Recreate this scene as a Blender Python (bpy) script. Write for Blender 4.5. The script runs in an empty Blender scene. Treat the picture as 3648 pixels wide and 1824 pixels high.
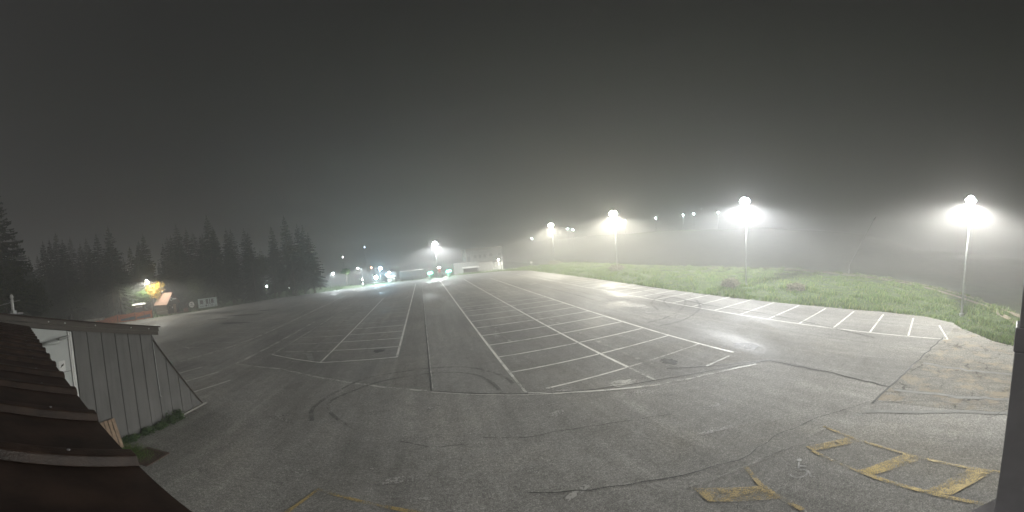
import bpy, math, random
import numpy as np
from mathutils import Vector, Matrix
R = math.radians
scene = bpy.context.scene
col = scene.collection

# ------------------------------------------------------------------ camera
CAM_Z = 5.932
PITCH, ROLL, YAW = R(5.765), R(-4.619), R(-15.239)
HFOV = R(178.343)
cd = bpy.data.cameras.new('camera')
cam = bpy.data.objects.new('camera', cd)
col.objects.link(cam)
scene.camera = cam
cd.type = 'PANO'
cd.clip_start, cd.clip_end = 0.05, 3000
cd.panorama_type = 'EQUIRECTANGULAR'
cd.longitude_min, cd.longitude_max = -HFOV / 2, HFOV / 2
cd.latitude_min, cd.latitude_max = -R(40.34), R(48.83)
cy, sy, cp, sp, cr, sr = math.cos(YAW), math.sin(YAW), math.cos(PITCH), math.sin(PITCH), math.cos(ROLL), math.sin(ROLL)
W2C = Matrix(((cr, 0, sr), (0, 1, 0), (-sr, 0, cr))) @ Matrix(((1, 0, 0), (0, cp, -sp), (0, sp, cp))) @ Matrix(((cy, sy, 0), (-sy, cy, 0), (0, 0, 1)))
right, fwd, up = W2C[0], W2C[1], W2C[2]
cam.matrix_world = Matrix(((right.x, up.x, -fwd.x, 0), (right.y, up.y, -fwd.y, 0), (right.z, up.z, -fwd.z, CAM_Z), (0, 0, 0, 1)))

# ------------------------------------------------------------------ night sky, faint added fill, exposure
SUN_EL, SUN_AZ = R(50), R(245)
world = bpy.data.worlds.new('World')
scene.world = world
world.use_nodes = True
wn, wl = world.node_tree.nodes, world.node_tree.links
sky = wn.new('ShaderNodeTexSky')
sky.sky_type = 'NISHITA'
sky.sun_disc = False
sky.sun_elevation, sky.sun_rotation = SUN_EL, SUN_AZ
hs = wn.new('ShaderNodeHueSaturation')
hs.inputs['Saturation'].default_value = 0.12
wl.new(sky.outputs[0], hs.inputs['Color'])
wl.new(hs.outputs[0], wn['Background'].inputs['Color'])
wn['Background'].inputs['Strength'].default_value = 0.00006
sd = bpy.data.lights.new('sky_glow_fill', 'SUN')
sd.energy, sd.angle, sd.color = 0.038, R(40), (1.0, 0.98, 0.94)  # broad soft fill added for foreground and near post, standing in for sky glow
so = bpy.data.objects.new('sky_glow_fill', sd)
col.objects.link(so)
so.rotation_euler = (R(90) - SUN_EL, 0, R(180) - SUN_AZ)
vs = scene.view_settings
vs.view_transform, vs.look, vs.gamma, vs.use_curve_mapping = 'Standard', 'None', 1.0, False
vs.exposure = 3.92
scene.render.engine = 'CYCLES'
cyc = scene.cycles
cyc.use_denoising = True
cyc.volume_bounces = 4
cyc.max_bounces = 6
cyc.diffuse_bounces = 2
cyc.transparent_max_bounces = 8
cyc.sample_clamp_indirect = 4.0
cyc.caustics_reflective = cyc.caustics_refractive = False
LAMP = 1.6          # one gain for every lamp of the place

# ------------------------------------------------------------------ helpers
class MB:
    """collects polygons, builds one mesh object"""
    def __init__(s): s.v, s.f = [], []
    def poly(s, pts):
        n = len(s.v); s.v += [tuple(p) for p in pts]; s.f.append(tuple(range(n, n + len(pts)))); return s
    def hexa(s, c):
        n = len(s.v); s.v += [tuple(p) for p in c]
        s.f += [tuple(n + i for i in q) for q in ((0, 3, 2, 1), (4, 5, 6, 7), (0, 1, 5, 4), (1, 2, 6, 5), (2, 3, 7, 6), (3, 0, 4, 7))]
        return s
    def box(s, x0, x1, y0, y1, z0, z1):
        return s.hexa([(x0, y0, z0), (x1, y0, z0), (x1, y1, z0), (x0, y1, z0), (x0, y0, z1), (x1, y0, z1), (x1, y1, z1), (x0, y1, z1)])
    def prism(s, pts, z0, z1):
        n = len(s.v); k = len(pts)
        s.v += [(x, y, z0) for x, y in pts] + [(x, y, z1) for x, y in pts]
        s.f.append(tuple(range(n + k - 1, n - 1, -1))); s.f.append(tuple(range(n + k, n + 2 * k)))
        for i in range(k):
            j = (i + 1) % k; s.f.append((n + i, n + j, n + k + j, n + k + i))
        return s
    def extr(s, pts, d):
        """closed polygon (3D) extruded by the vector d"""
        n = len(s.v); k = len(pts); d = Vector(d)
        s.v += [tuple(p) for p in pts] + [tuple(Vector(p) + d) for p in pts]
        s.f.append(tuple(range(n + k - 1, n - 1, -1))); s.f.append(tuple(range(n + k, n + 2 * k)))
        for i in range(k):
            j = (i + 1) % k; s.f.append((n + i, n + j, n + k + j, n + k + i))
        return s
    def tube(s, pts, rad, seg=8):
        pts = [Vector(p) for p in pts]
        if not isinstance(rad, (list, tuple)): rad = [rad] * len(pts)
        n = len(s.v)
        for i, p in enumerate(pts):
            d = (pts[min(i + 1, len(pts) - 1)] - pts[max(i - 1, 0)]).normalized()
            a = d.orthogonal().normalized() if abs(d.z) < .99 else Vector((1, 0, 0))
            b = d.cross(a).normalized(); a = b.cross(d)
            for q in range(seg):
                t = 2 * math.pi * q / seg
                s.v.append(tuple(p + (a * math.cos(t) + b * math.sin(t)) * rad[i]))
        for i in range(len(pts) - 1):
            for q in range(seg):
                u, w = n + i * seg + q, n + i * seg + (q + 1) % seg
                s.f.append((u, w, w + seg, u + seg))
        s.f.append(tuple(range(n + seg - 1, n - 1, -1)))
        e = n + (len(pts) - 1) * seg
        s.f.append(tuple(range(e, e + seg)))
        return s
    def disc(s, c, nrm, rad, th=.02, seg=16):
        c = Vector(c); nrm = Vector(nrm).normalized()
        return s.tube([c, c + nrm * th], rad, seg)
    def ball(s, c, rx, ry, rz, nu=12, nv=8):
        n = len(s.v); cx, cyy, cz = c
        for j in range(nv + 1):
            t = math.pi * j / nv
            for i in range(nu):
                a = 2 * math.pi * i / nu
                s.v.append((cx + rx * math.sin(t) * math.cos(a), cyy + ry * math.sin(t) * math.sin(a), cz + rz * math.cos(t)))
        for j in range(nv):
            for i in range(nu):
                i2 = (i + 1) % nu
                s.f.append((n + j * nu + i, n + (j + 1) * nu + i, n + (j + 1) * nu + i2, n + j * nu + i2))
        return s
    def mesh(s, name, mat, smooth=False):
        m = bpy.data.meshes.new(name); m.from_pydata(s.v, [], s.f); m.materials.append(mat)
        if smooth:
            for p in m.polygons: p.use_smooth = True
        m.update()
        return m
    def build(s, name, mat, parent=None, smooth=False, bevel=0):
        o = bpy.data.objects.new(name, s.mesh(name, mat, smooth)); col.objects.link(o); o.parent = parent
        if bevel:
            b = o.modifiers.new('bevel', 'BEVEL'); b.width = bevel; b.segments = 2
        return o

def tri_mesh(name, V, mat, k=3, smooth=False):
    """numpy (n,k,3) polygons -> mesh"""
    V = np.asarray(V, dtype=np.float32); n = V.shape[0]
    m = bpy.data.meshes.new(name)
    m.vertices.add(n * k); m.vertices.foreach_set('co', V.ravel())
    m.loops.add(n * k); m.loops.foreach_set('vertex_index', np.arange(n * k, dtype=np.int32))
    m.polygons.add(n); m.polygons.foreach_set('loop_start', np.arange(n, dtype=np.int32) * k)
    m.polygons.foreach_set('loop_total', np.full(n, k, dtype=np.int32))
    m.materials.append(mat); m.update(calc_edges=True)
    return m
def link(name, mesh, parent=None):
    o = bpy.data.objects.new(name, mesh); col.objects.link(o); o.parent = parent; return o
def empty(name, loc=(0, 0, 0), rz=0):
    o = bpy.data.objects.new(name, None); col.objects.link(o); o.location = loc; o.rotation_euler.z = rz; return o
def tag(o, label=None, cat=None, group=None, kind=None):
    if label: o['label'] = label
    if cat: o['category'] = cat
    if group: o['group'] = group
    if kind: o['kind'] = kind
    return o
def thing(name, label, cat, loc=(0, 0, 0), rz=0, group=None):
    return tag(empty(name, loc, rz), label, cat, group)
def struct(o): return tag(o, kind='structure')

# ------------------------------------------------------------------ materials
def newmat(name):
    m = bpy.data.materials.new(name); m.use_nodes = True
    nt = m.node_tree; return m, nt, nt.nodes['Principled BSDF']
def nd(nt, typ, **kw):
    n = nt.nodes.new(typ)
    for k, v in kw.items(): setattr(n, k, v)
    return n
def coords(nt, scale=None):
    tc = nd(nt, 'ShaderNodeTexCoord'); out = tc.outputs['Object']
    if scale:
        mp = nd(nt, 'ShaderNodeMapping'); mp.inputs['Scale'].default_value = scale
        nt.links.new(out, mp.inputs['Vector']); out = mp.outputs[0]
    return out
def noise(nt, co, scale, detail=3, rough=.5, dist=0):
    n = nd(nt, 'ShaderNodeTexNoise'); n.inputs['Scale'].default_value = scale; n.inputs['Detail'].default_value = detail
    n.inputs['Roughness'].default_value = rough; n.inputs['Distortion'].default_value = dist
    nt.links.new(co, n.inputs['Vector']); return n.outputs['Fac']
def ramp(nt, fac, stops):
    r = nd(nt, 'ShaderNodeValToRGB'); e = r.color_ramp.elements
    while len(e) < len(stops): e.new(.5)
    for el, (p, c) in zip(e, stops):
        el.position = p; el.color = (c[0], c[1], c[2], 1) if isinstance(c, (tuple, list)) else (c, c, c, 1)
    nt.links.new(fac, r.inputs[0]); return r.outputs[0]
def mix(nt, fac, a, b, mode='MIX'):
    m = nd(nt, 'ShaderNodeMix', data_type='RGBA', blend_type=mode)
    for sock, val in ((m.inputs[0], fac), (m.inputs[6], a), (m.inputs[7], b)):
        if isinstance(val, bpy.types.NodeSocket): nt.links.new(val, sock)
        elif isinstance(val, (int, float)): sock.default_value = val if sock.type == 'VALUE' else (val, val, val, 1)
        else: sock.default_value = (*val, 1)
    return m.outputs[2]
def math_(nt, op, a, b=None):
    m = nd(nt, 'ShaderNodeMath', operation=op)
    for i, val in enumerate((a, b)):
        if val is None: continue
        if isinstance(val, bpy.types.NodeSocket): nt.links.new(val, m.inputs[i])
        else: m.inputs[i].default_value = val
    return m.outputs[0]
def bump(nt, bs, h, strength, dist):
    b = nd(nt, 'ShaderNodeBump'); b.inputs['Strength'].default_value = strength; b.inputs['Distance'].default_value = dist
    nt.links.new(h, b.inputs['Height']); nt.links.new(b.outputs[0], bs.inputs['Normal'])
def simple(name, c, rough=.6, metal=0, var=.18, sc=3., bmp=0, spec=.5):
    m, nt, bs = newmat(name); co = coords(nt)
    f = noise(nt, co, sc, 4, .6)
    nt.links.new(ramp(nt, f, [(.3, tuple(x * (1 - var) for x in c)), (.7, tuple(min(1, x * (1 + var)) for x in c))]), bs.inputs['Base Color'])
    bs.inputs['Roughness'].default_value = rough; bs.inputs['Metallic'].default_value = metal
    bs.inputs['Specular IOR Level'].default_value = spec
    if bmp: bump(nt, bs, noise(nt, co, sc * 12, 3), bmp, .01)
    return m
def asphalt(name, tone, warm=0., coarse=1., damp=.35, crack=0.):
    m, nt, bs = newmat(name); co = coords(nt)
    fine = noise(nt, co, 38 / coarse, 2, .6)
    mid = noise(nt, co, 2.3, 5, .65)
    big = noise(nt, coords(nt, (.05, .025, 1)), 3.0, 4, .6, .4)
    streak = noise(nt, coords(nt, (.9, .06, 1)), 2.2, 4, .6)
    t = tone
    c = ramp(nt, fine, [(.30, (t * .62, t * .61, t * .60)), (.5, (t, t * (1 - .02 * warm), t * (1 - .06 * warm))), (.72, (t * 1.65, t * 1.62, t * (1.6 - .15 * warm)))])
    c = mix(nt, .8, c, ramp(nt, noise(nt, co, 11, 4, .75), [(.34, .62), (.5, 1.0), (.66, 1.5)]), 'MULTIPLY')
    c = mix(nt, .8, c, ramp(nt, mid, [(.3, .78), (.5, 1.0), (.75, 1.2)]), 'MULTIPLY')
    c = mix(nt, .85, c, ramp(nt, big, [(.3, .66), (.5, 1.0), (.72, 1.36)]), 'MULTIPLY')
    c = mix(nt, .45, c, ramp(nt, streak, [(.35, .72), (.55, 1.0), (.7, 1.3)]), 'MULTIPLY')
    if crack:
        vo = nd(nt, 'ShaderNodeTexVoronoi', feature='DISTANCE_TO_EDGE'); vo.inputs['Scale'].default_value = .9
        wv = nd(nt, 'ShaderNodeVectorMath', operation='ADD'); nz = nd(nt, 'ShaderNodeTexNoise'); nz.inputs['Scale'].default_value = 1.6; nz.inputs['Detail'].default_value = 5
        nt.links.new(co, nz.inputs['Vector']); nt.links.new(co, wv.inputs[0]); nt.links.new(nz.outputs['Color'], wv.inputs[1]); nt.links.new(wv.outputs[0], vo.inputs['Vector'])
        cm = ramp(nt, vo.outputs['Distance'], [(0, 1), (.022, 1), (.05, 0)])
        pm = ramp(nt, noise(nt, co, .55, 4, .6), [(.47, 0), (.60, 1)])
        msk = math_(nt, 'MULTIPLY', cm, pm)
        c = mix(nt, math_(nt, 'MULTIPLY', msk, crack), c, (t * .25, t * .24, t * .22))
        dust = ramp(nt, noise(nt, co, .9, 6, .7), [(.5, 0), (.62, 1)])
        c = mix(nt, math_(nt, 'MULTIPLY', dust, .75), c, (.33, .28, .21))
    dampm = noise(nt, coords(nt, (.1, .06, 1)), 2.0, 5, .6, .6)
    c = mix(nt, .8, c, ramp(nt, dampm, [(.36, (.70, .69, .67)), (.5, 1.0), (.7, (1.16, 1.13, 1.07))]), 'MULTIPLY')
    nt.links.new(c, bs.inputs['Base Color'])
    nt.links.new(ramp(nt, dampm, [(.35, .92 - damp), (.62, .92)]), bs.inputs['Roughness'])
    bs.inputs['Specular IOR Level'].default_value = .2
    bump(nt, bs, math_(nt, 'ADD', fine, math_(nt, 'MULTIPLY', mid, .4)), .55, .02 * coarse)
    return m
def paint(name, c, wear=.5, sc=6):
    m, nt, bs = newmat(name); co = coords(nt)
    f = math_(nt, 'ADD', math_(nt, 'MULTIPLY', noise(nt, co, sc * 5, 3, .7), .5), math_(nt, 'MULTIPLY', noise(nt, co, sc * .22, 4, .7), .5))
    a = ramp(nt, f, [(wear - .06, 0), (wear + .06, 1)])
    nt.links.new(mix(nt, noise(nt, co, 3, 3), tuple(x * .75 for x in c), c), bs.inputs['Base Color'])
    bs.inputs['Roughness'].default_value = .6
    nt.links.new(a, bs.inputs['Alpha'])
    return m
def emit(name, c, s):
    m, nt, bs = newmat(name)
    bs.inputs['Base Color'].default_value = (.8, .8, .8, 1)
    bs.inputs['Emission Color'].default_value = (*c, 1); bs.inputs['Emission Strength'].default_value = s
    return m
def leaf(name, stops, rough=.55, trans=.25):
    m, nt, bs = newmat(name)
    g = nd(nt, 'ShaderNodeNewGeometry')
    nt.links.new(ramp(nt, g.outputs['Random Per Island'], stops), bs.inputs['Base Color'])
    bs.inputs['Roughness'].default_value = rough; bs.inputs['Specular IOR Level'].default_value = .3
    if trans:
        tr = nd(nt, 'ShaderNodeBsdfTranslucent'); nt.links.new(ramp(nt, g.outputs['Random Per Island'], stops), tr.inputs[0])
        ms = nd(nt, 'ShaderNodeMixShader'); ms.inputs[0].default_value = trans
        nt.links.new(bs.outputs[0], ms.inputs[1]); nt.links.new(tr.outputs[0], ms.inputs[2])
        nt.links.new(ms.outputs[0], nt.nodes['Material Output'].inputs['Surface'])
    return m

M = {}
M['apron'] = asphalt('worn_asphalt', .23, 1.1, 1.25, .30)
M['lot'] = asphalt('parking_asphalt', .2, 1.0, .9, .36)
M['strip'] = asphalt('older_strip_asphalt', .178, 1.2, 1.0, .25)
M['broken'] = asphalt('broken_asphalt', .2, 1.6, 1.5, .12, .9)
M['white'] = paint('white_road_paint', (.72, .71, .66), .42)
M['faded'] = paint('faded_road_paint', (.55, .54, .5), .475)
M['ghost'] = paint('ghost_road_paint', (.36, .35, .32), .52)
M['ghostwhite'] = paint('worn_symbol_paint', (.5, .5, .49), .485, 9)
M['scuff'] = paint('pale_scuff', (.38, .37, .35), .52, 2.5)
M['yellow'] = paint('yellow_road_paint', (.52, .38, .11), .505)
M['yellowfaint'] = paint('faint_yellow_paint', (.44, .33, .13), .505)
M['tar'] = paint('dark_joint_tar', (.015, .015, .014), .40)
M['crack'] = paint('open_crack', (.02, .02, .018), .475, 5)
M['skid'] = paint('tyre_rubber', (.13, .128, .122), .52, 3)
M['damp'] = paint('damp_stain', (.028, .027, .025), .44, 1.2)
M['patch'] = simple('pale_patch_concrete', (.2, .2, .19), .8)
M['grassmat'] = leaf('grass_blade', [(0, (.025, .055, .012)), (.35, (.09, .18, .03)), (.75, (.17, .28, .055)), (1, (.34, .33, .11))], .5, .3)
M['weed'] = leaf('weed_leaf', [(0, (.03, .07, .025)), (.6, (.07, .13, .04)), (1, (.13, .17, .07))])
M['dry'] = leaf('dry_twig', [(0, (.05, .05, .033)), (.5, (.17, .165, .11)), (1, (.34, .32, .23))], .8, .1)
M['spruce'] = leaf('spruce_needles', [(0, (.012, .024, .012)), (.6, (.022, .04, .018)), (1, (.045, .055, .025))], .7, .1)
M['green'] = leaf('green_leaf', [(0, (.03, .08, .015)), (.6, (.07, .14, .03)), (1, (.14, .2, .05))])
M['gold'] = leaf('golden_leaf', [(0, (.22, .2, .03)), (.5, (.5, .36, .05)), (1, (.55, .3, .04))], .5, .35)
M['bark'] = simple('bark', (.11, .09, .07), .9, 0, .4, 9, .5)
def cladding():
    m, nt, bs = newmat('grey_cladding')
    st = noise(nt, coords(nt, (1, 3.5, .25)), 1.6, 5, .65); bl = noise(nt, coords(nt), .9, 4, .6)
    c = mix(nt, .8, ramp(nt, bl, [(.3, (.115, .112, .108)), (.7, (.15, .147, .142))]), ramp(nt, st, [(.3, .72), (.5, 1.0), (.72, 1.18)]), 'MULTIPLY')
    nt.links.new(c, bs.inputs['Base Color']); bs.inputs['Roughness'].default_value = .6
    return m
M['wallgrey'] = cladding()
M['seam'] = simple('dark_seam', (.018, .017, .016), .8)
M['fascia'] = simple('dark_fascia', (.075, .062, .05), .55, 0, .15, 2)
M['door'] = simple('white_door_paint', (.52, .54, .53), .5, 0, .05, 2)
M['bright'] = simple('white_paint', (.75, .75, .73), .5, 0, .06, 2)
M['roofbrown'] = simple('brown_roof_sheet', (.034, .02, .0145), .6, 0, .45, 5, .12, .3)
M['roofrib'] = simple('brown_roof_rib', (.036, .022, .016), .42, 0, .5, 9, .2, .3)
M['wood'] = simple('weathered_board', (.27, .19, .13), .8, 0, .3, 7, .3)
M['steel'] = simple('galvanised_steel', (.42, .43, .42), .45, .6, .12, 4)
M['darksteel'] = simple('dark_grey_paint', (.24, .23, .235), .4, 0, .15, 5)
M['rust'] = simple('rusty_iron', (.09, .055, .04), .85, 0, .4, 12, .4)
M['concrete'] = simple('concrete', (.28, .27, .25), .85, 0, .2, 5, .2)
M['hutwood'] = simple('dark_stained_timber', (.06, .038, .026), .75, 0, .3, 4, .2)
M['shingle'] = simple('roof_board', (.26, .16, .115), .75, 0, .35, 5, .3)
M['orange'] = simple('orange_net', (.62, .15, .035), .7, 0, .3, 8)
M['banner'] = simple('grey_blue_banner', (.12, .12, .16), .6, 0, .5, 3)
M['pane'] = simple('dark_window_glass', (.02, .022, .025), .12, 0, .1, 2)
M['render'] = simple('pale_wall_render', (.17, .17, .155), .8, 0, .08, 1.2)
M['print'] = simple('dark_print', (.12, .13, .14), .6, 0, .4, 6)
M['red'] = simple('red_paint', (.5, .06, .05), .5)
M['boardpale'] = simple('pale_sign_face', (.5, .58, .58), .5, 0, .1, 3)

def ground_mat():
    m, nt, bs = newmat('meadow_soil'); co = coords(nt)
    c = ramp(nt, noise(nt, co, .35, 6, .65), [(.3, (.035, .06, .018)), (.55, (.06, .095, .03)), (.75, (.11, .11, .055))])
    c = mix(nt, .7, c, ramp(nt, noise(nt, co, 6, 4, .7), [(.3, .6), (.7, 1.3)]), 'MULTIPLY')
    nt.links.new(c, bs.inputs['Base Color']); bs.inputs['Roughness'].default_value = .95
    bump(nt, bs, noise(nt, co, 9, 5, .7), .8, .12)
    return m
M['meadow'] = ground_mat()
M['dirt'] = simple('dirt_track', (.26, .22, .16), .95, 0, .3, 3, .5)

# ------------------------------------------------------------------ terrain
def sm(t): t = np.clip(t, 0, 1); return t * t * (3 - 2 * t)
CY = np.array([-14., -6.7, -3.3, 3.5, 14.4, 26.5, 36., 55., 90.]); CX = np.array([14., 29., 37., 46.4, 52., 54., 50., 42., 40.])
LOT = [(-62, 18), (-55, 36), (-50, 44.5), (-44, 54), (-39, 61.5), (-33, 69.3), (-27, 72), (-15, 77.5), (-5, 81), (8, 84), (20, 82), (25, 75), (25.6, 60), (26, 47), (25.8, 27), (26.3, 16), (26.8, 10.5), (27.3, 4.4), (26.8, .8), (25.3, -1.4), (23.5, -2.0), (22.2, -3.0), (20.6, -3.9), (19.6, -5.2), (19, -14), (-62, -14)]
def T(x, y):
    x = np.asarray(x, float); y = np.asarray(y, float)
    z = -.05 + .28 * sm((x - 26.2) / 5.5) * sm((y + 16) / 9)
    z = z - 2.0 * sm((x - np.interp(y, CY, CX) - 1.8) / 9) * sm((x - 18) / 6)
    z = z + (13 * sm((x - 70) / 67) + 1.0 * sm((x - 137) / 120) + .5 * np.sin(y * .07 + x * .03) * sm((x - 70) / 30)) * (.12 + .88 * sm((y - 15) / 70))
    z = z - 2.5 * sm((y - 85) / 28) * (1 - .8 * sm((x - 30) / 25))
    z = z + .35 * sm((-58 - x) / 20)
    return z
def axis(lo, hi, a, b, fine, coarse_n):
    return np.unique(np.concatenate([lo + (a - lo) * np.linspace(0, 1, coarse_n), np.arange(a, b, fine), b + (hi - b) * np.linspace(0, 1, coarse_n)]))
xs = axis(-300, 400, -80, 145, 1.6, 14); ys = axis(-150, 450, -16, 120, 1.6, 16)
XX, YY = np.meshgrid(xs, ys, indexing='ij'); ZZ = T(XX, YY)
bmp = (np.sin(XX * .9 + YY * .37) + np.sin(XX * .31 - YY * .83)) * .05
ZZ = ZZ + bmp * sm((XX - 29) / 8)
nx, ny = len(xs), len(ys)
idx = np.arange(nx * ny).reshape(nx, ny)
gm = bpy.data.meshes.new('ground')
gm.from_pydata(np.column_stack([XX.ravel(), YY.ravel(), ZZ.ravel()]).tolist(), [], np.column_stack([idx[:-1, :-1].ravel(), idx[1:, :-1].ravel(), idx[1:, 1:].ravel(), idx[:-1, 1:].ravel()]).tolist())
gm.materials.append(M['meadow'])
for p_ in gm.polygons: p_.use_smooth = True
struct(link('ground', gm))

def sheet(name, pts, z, mat, parent=None):
    return MB().poly([(x, y, z) for x, y in pts]).build(name, mat, parent)
apron = struct(MB().prism(LOT, -.08, 0).build('apron_pavement', M['apron']))
lotpts = [(-12.75, 18.45), (-8.81, 17.6), (-6.05, 16.2), (-2.66, 14.62), (-.19, 13.57), (3.46, 11.88), (5.21, 11.06), (8.48, 9.9), (10.86, 8.87), (13.39, 7.46), (13.2, 4.22), (12.58, 1.63), (15.61, .88), (20.79, -.56), (24.2, -1.35), (25.0, -1.1), (26.7, .9), (27.15, 4.4), (26.7, 10.5), (26.2, 16), (25.75, 27), (25.9, 47), (25.5, 60), (24.9, 74.6), (19.9, 81.5), (8, 83.4), (-5, 80.4), (-14.5, 77)]
lot = struct(sheet('parking_lot', lotpts, .004, M['lot']))
struct(sheet('older_strip', [(-2.05, 14.4), (-.21, 13.6), (-.34, 28.4), (-.67, 67.2), (-.8, 79), (-2.2, 79)], .008, M['strip']))
struct(sheet('broken_pavement', [(12.56, 1.6), (15.6, .84), (20.03, -.5), (24.0, -1.5), (22.3, -2.7), (20.9, -3.7), (19.7, -5.0), (19, -13.5), (9.5, -13.5), (10.9, -3.1), (11.27, 1.9)], .006, M['broken']))

# ---- painted lines, joints, tyre marks: every stripe its own piece of the parking lot
def stripe(name, pts, w, mat, z=.012, parent=lot, wob=0.):
    pts = [Vector((*p, 0)) for p in pts]
    if wob:
        out = [pts[0]]; rnd = random.Random(hash((round(pts[0].x, 2), round(pts[0].y, 2))) & 0xffff)
        for a, b in zip(pts, pts[1:]):
            k = max(1, int((b - a).length / .35)); nrm = Vector((-(b - a).y, (b - a).x, 0)).normalized()
            out += [a.lerp(b, i / k) + nrm * rnd.uniform(-wob, wob) * (i < k) for i in range(1, k + 1)]
        pts = out
    m = MB(); L, Rr = [], []
    for i, p in enumerate(pts):
        d = (pts[min(i + 1, len(pts) - 1)] - pts[max(i - 1, 0)]).normalized()
        n = Vector((-d.y, d.x, 0)) * w / 2
        L.append(p + n); Rr.append(p - n)
    for i in range(len(pts) - 1):
        m.poly([(q.x, q.y, z) for q in (Rr[i], Rr[i + 1], L[i + 1], L[i])])
    return m.build(name, mat, parent)
def smooth_path(pts, n=8):
    out = []
    P = [Vector((*p, 0)) for p in pts]
    for i in range(len(P) - 1):
        p0, p1, p2, p3 = P[max(i - 1, 0)], P[i], P[i + 1], P[min(i + 2, len(P) - 1)]
        for k in range(n):
            t = k / n
            q = .5 * ((2 * p1) + (-p0 + p2) * t + (2 * p0 - 5 * p1 + 4 * p2 - p3) * t * t + (-p0 + 3 * p1 - 3 * p2 + p3) * t ** 3)
            out.append((q.x, q.y))
    return out + [tuple(pts[-1])]
W = .115
# middle double row
stripe('row_line', [(3.456, 13.9), (3.42, 74)], W + .03, M['white']); stripe('row_line', [(3.456, 12.0), (3.456, 13.9)], W, M['faded'])
stripe('row_line', [(8.347, 11.97), (8.347, 69)], W + .03, M['white']); stripe('row_line', [(8.3, 9.9), (8.347, 11.97)], W, M['faded'])
stripe('row_line', [(13.242, 9.6), (13.3, 66)], W + .03, M['white'])
stripe('row_line', [(3.5, 11.86), (5.85, 10.68), (8.15, 9.5)], W, M['white'])
for k in range(-2, 20):
    y = 14.468 + 2.5 * k; mt = M['white'] if k < 9 else M['faded']
    for x0, x1 in ((3.54, 8.26), (8.43, 13.16)):
        if k == -2:
            if x0 > 8: stripe('stall_line', [(10.94, y), (12.7, y)], W, M['faded'], .013)
            continue
        if k == -1: x0 = max(x0, 4.3); mt = M['white'] if x0 < 8 else M['faded']
        stripe('stall_line', [(x0, y), (x1, y)], W, mt, .013)
# right row along the grass
stripe('row_line', [(20.498, -.9), (20.45, 30), (19.7, 68)], W, M['white'])
for k in range(0, 29):
    y = -.85 + 2.523 * k
    xe = 26.5 if k > 1 else (25.9 if k else 24.1)
    stripe('stall_line', [(20.57, y), (min(xe, 25.6 + .02 * max(0, 14 - k) + .5), y + (.55 if k == 0 else .12))], W + .01, M['white'], .013)
# left row
stripe('row_line', [(-2.118, 19.2), (-1.95, 71)], W + .03, M['white']); stripe('row_line', [(-6.8, 18.85), (-6.6, 50)], W, M['white']); stripe('row_line', [(-11.15, 20.95), (-10.8, 52)], W, M['faded'])
stripe('row_line', [(-11.15, 20.9), (-8.81, 19.67), (-6.78, 18.82), (-2.06, 19.15)], W, M['white'], .014)
for k in range(1, 16):
    y = 19.2 + 2.334 * k
    for x0, x1 in ((-10.95, -6.88), (-6.73, -2.2)):
        stripe('stall_line', [(x0, y + .1), (x1, y)], W, M['white'] if k < 5 and x0 > -8 else M['faded'], .013)
# ghosts of an older layout
stripe('faded_line', [(-8.7, 17.3), (-8.65, 26), (-8.58, 44)], .3, M['ghost'], .011); stripe('faded_line', [(-12.67, 18.3), (-12.5, 25), (-12.36, 34)], .3, M['faded'], .011)
stripe('faded_line', [(-17.6, 18.1), (-16.43, 22.4), (-15.83, 27.2), (-15.5, 43), (-15.05, 62)], .28, M['faded'], .011)
stripe('faded_line', [(16.5, 30), (16.5, 56)], .25, M['ghost'], .011); stripe('faded_line', [(4.9, 14.5), (4.9, 30)], .18, M['ghost'], .011); stripe('faded_line', [(9.4, 10), (9.4, 40)], .25, M['ghost'], .011)
stripe('faded_line', [(18.2, 1.0), (18.3, 8)], .18, M['ghost'], .011)
for k in range(0, 9):
    stripe('stall_line', [(-21.5 - .2 * k, 22.6 + 2.35 * k), (-16.2 - .05 * k, 22.6 + 2.35 * k)], W, M['faded'], .012)
for a, b in (((-15.32, 15.45), (-14.73, 17.29)), ((-13.66, 14.11), (-12.77, 16.53)), ((-11.85, 12.72), (-10.99, 15.19)), ((-20.19, 22.25), (-23.29, 23.86))):
    stripe('stall_line', [a, b], .11, M['white'] if a[0] > -16 else M['faded'])
stripe('row_line', [(-27, 34), (-38, 35.5)], .15, M['faded'])
# asphalt joints
stripe('pavement_joint', [(-.21, 13.55), (-.34, 28.4), (-.67, 67.2)], .07, M['tar'], .016, wob=.012); stripe('pavement_joint', [(-.15, 13.55), (-.27, 28.4), (-.6, 67.2)], .05, M['faded'], .0155)
near = [(-12.75, 18.4), (-8.81, 17.55), (-6.05, 16.15), (-2.66, 14.57), (-.19, 13.52), (3.46, 11.83), (5.3, 11.05), (8.48, 9.88), (10.86, 8.85), (13.39, 7.42)]
stripe('pavement_joint', near[:5], .14, M['faded'], .0145, wob=.04); stripe('pavement_joint', near[4:], .05, M['tar'], .0155, wob=.03); stripe('pavement_joint', [(x - .03, y - .1) for x, y in near[4:7]], .05, M['white'], .015, wob=.02)
stripe('pavement_joint', [(8.0, 9.6), (10.8, 8.55), (12.5, 7.75)], .12, M['faded'], .0145, wob=.04)
stripe('pavement_joint', [(9.5, 10.6), (13.25, 7.5), (13.2, 4.22), (12.58, 1.63)], .06, M['tar'], .0165, wob=.05)
stripe('pavement_joint', [(10.9, 2.0), (11.28, 1.92), (12.58, 1.63), (15.61, .88), (20.79, -.56)], .09, M['tar'], .017, wob=.05)
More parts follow.
